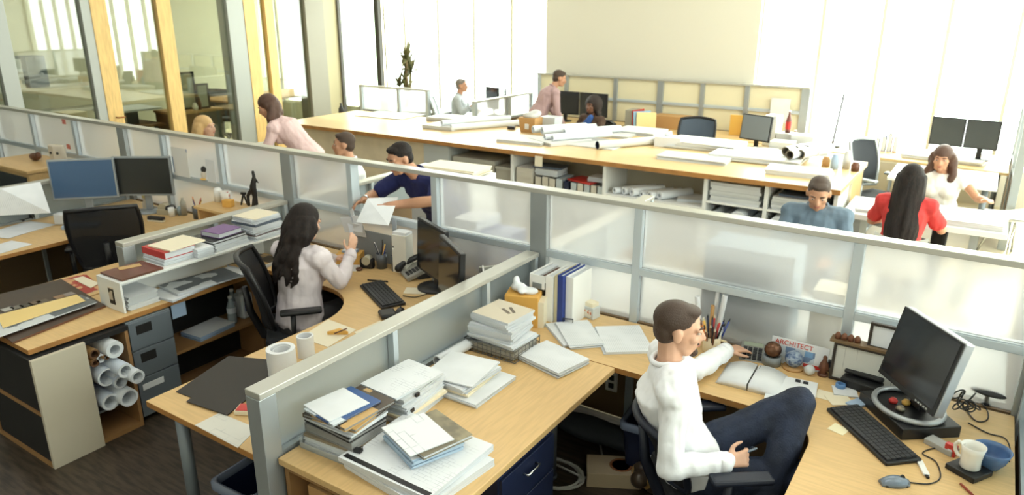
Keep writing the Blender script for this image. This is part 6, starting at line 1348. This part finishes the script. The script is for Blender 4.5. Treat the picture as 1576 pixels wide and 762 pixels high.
# ---- man in navy polo handing papers over the screen
def polo_acc(t, g, h):
    d = (g['wrR']-g['elR']).normalized()
    O('wristwatch', MB().cyl(g['wrR']-d*.035, g['wrR']-d*.01, .034, n=18), [CHROME], t)
    O('collar_button', MB().ell(g['neck']+V((0, .12, -.14)), (.006, .006, .006)), [WHITEP], t)
person('man in navy polo bending over the tall screen to hand papers across', (-3.62, 4.52, 0), PI+.02,
    Jstand(.36, pel=(0, 0, .92), neck=(0, .36, 1.30), head=(.10, .44, 1.43), face=(.35, 1, -.35), shL=(-.18, .34, 1.24), shR=(.19, .34, 1.25), elL=(-.27, .50, 1.16), wrL=(-.02, .73, 1.14), hdL=(.6, .45, .05), hnL=(0, .3, 1), elR=(.36, .46, 1.12), wrR=(.27, .68, 1.13), hdR=(-.05, 1, -.1), hnR=(.6, 0, .8), hipL=(-.09, 0, .88), hipR=(.09, 0, .88)),
    mat('navy_polo', (26, 34, 88), .8, bump=.2, bscale=18), DENIM, HAIRD, SKIN2, False, .008, 'short', (.3, .35), acc=polo_acc)
sheetfan('printed sheets passed over the tall screen to the woman', [(566, 305), (613, 303), (598, 347), (548, 342)], 1.07, 1.18, TEXT)
m = MB(); rnd = random.Random(8)
for i in range(7): m.rbox((rnd.uniform(-.07, .07), rnd.uniform(-.03, .03), rnd.uniform(-.07, .05)), (.09, .004, .12), (rnd.uniform(-.5, .5), rnd.uniform(-.6, .6), rnd.uniform(-.6, .6)))
q = GY(543, 343, 3.60); O('paper_clump', m, [PAPER], None, q, 0, 'ragged clump of white papers hanging below the passed sheets', 'papers')
# ---- others behind the tall screen
person('man with cropped hair in a white shirt behind the tall screen', (-5.22, 5.05, 0), 2.3, Jsit(.05), SHIRTW, mat('grey_trousers', (60, 58, 60), .8), HAIRB, SKIN2, False, .012)
person('fair-haired person whose head shows over the tall screen', (-7.3, 4.84, 0), -1.1, Jsit(.02, head=(0, .02, 1.27), neck=(0, 0, 1.10)), mat('tan_top', (186, 160, 130), .8), mat('grey_trousers', (60, 58, 60), .8), HAIRF, SKIN, True, .012, hairstyle=('long', .3, .4), collar=False)
person('brown-haired woman in pink leaning forward behind the tall screen', (-6.15, 5.35, 0), PI/2+.5,
    Jstand(.3, pel=(0, 0, .97), neck=(0, .36, 1.37), head=(0, .45, 1.52), face=(-.3, 1, -.5), shL=(-.17, .34, 1.31), shR=(.17, .34, 1.31), elL=(-.22, .42, 1.06), wrL=(-.18, .58, .94), elR=(.24, .30, 1.06), wrR=(.26, .42, .9), bend=(0, .01, .03)),
    mat('pink_blouse', (220, 190, 188), .8, bump=.3, bscale=14), mat('grey_trousers', (60, 58, 60), .8), mat('hair_chestnut', (82, 54, 40), .5, bump=.4, bscale=40, stretch=(9, 9, 1)), SKIN2, True, .01, hairstyle=('long', .34, .7, .04), collar=False)
person('man in a blue-grey shirt looking down behind the tall screen', (-.98, 5.78, 0), PI+.1, Jsit(.1, face=(-.05, 1, -.45), head=(0, .17, 1.22)), mat('blue_grey_shirt', (104, 122, 138), .8, bump=.25, bscale=14), DENIM, HAIRB, SKIN2, False, .009, hairstyle='short', build=1.06)
person('woman with long straight black hair in a red top seated at the white table', (-.45, 6.6, 0), -.05, Jsit(.04, head=(0, .06, 1.2), neck=(0, .02, 1.05), shL=(-.17, .02, .99), shR=(.17, .02, .99), elR=(.27, .16, .78), wrR=(.22, .4, .77), elL=(-.26, .14, .78), wrL=(-.16, .38, .77)),
    mat('red_top', (206, 58, 56), .75, bump=.2, bscale=14), mat('grey_trousers', (60, 58, 60), .8), HAIRD, SKIN2, True, .009, 'short', (.3, .3), hairstyle=('long', .62, .15, .12), collar=False)
person('smiling woman with wavy brown hair in a white sleeveless top facing us', (-.28, 8.25, 0), PI-.1, Jsit(.1, neck=(0, .08, 1.0), head=(.02, .15, 1.15), face=(.0, 1, -.15), shL=(-.17, .07, .95), shR=(.17, .07, .95), elL=(-.34, .16, .80), wrL=(-.42, .34, .84), elR=(.28, .2, .78), wrR=(.18, .4, .79)),
    mat('white_top', (238, 234, 226), .75), mat('grey_trousers', (60, 58, 60), .8), mat('hair_chestnut', (82, 54, 40), .5), SKIN2, True, .009, 'none', (.3, .3), hairstyle=('long', .42, .9), collar=False)
# ---- beyond the counter
person('grey-haired man in a grey shirt seated by the far windows', (-7.98, 10.35, 0), -1.2, Jsit(.06, wrR=(.18, .28, .9), hdR=(0, .6, .8)), mat('pale_grey_shirt', (176, 182, 186), .8), mat('grey_trousers', (60, 58, 60), .8), HAIRG, SKIN2, False, .012, hairstyle='short')
person('dark-haired man in a mauve shirt standing bent over the far desk', (-5.78, 9.45, 0), -.75, Jstand(.26, neck=(0, .26, 1.40), head=(0, .36, 1.54), shL=(-.18, .25, 1.34), shR=(.18, .25, 1.34), elL=(-.24, .3, 1.06), wrL=(-.2, .46, .9), elR=(.24, .26, 1.06), wrR=(.22, .36, .85), face=(.1, 1, -.3)), mat('mauve_shirt', (176, 146, 146), .8, bump=.2, bscale=14), mat('grey_trousers', (60, 58, 60), .8), HAIRB, SKIN2, False, .011)
person('woman with dark bushy hair and a blue scarf seated beyond the counter', (-5.0, 9.8, 0), PI-.2, Jsit(0., head=(0, .02, 1.16), neck=(0, 0, 1.0), shL=(-.17, 0, .95), shR=(.17, 0, .95)), mat('brown_jacket', (78, 58, 46), .85), mat('grey_trousers', (60, 58, 60), .8), mat('hair_bushy', (42, 30, 25), .7), SKIN3, True, .012, hairstyle=('long', .24, .9, 0, 1), collar=False,
    acc=lambda t, g, h: O('scarf', MB().limb([g['neck']+V((-.05, .1, .0)), g['neck']+V((0, .13, -.1)), g['neck']+V((.02, .14, -.28))], [.04, .06, .05]), [mat('blue_scarf', (46, 84, 150), .8)], t))
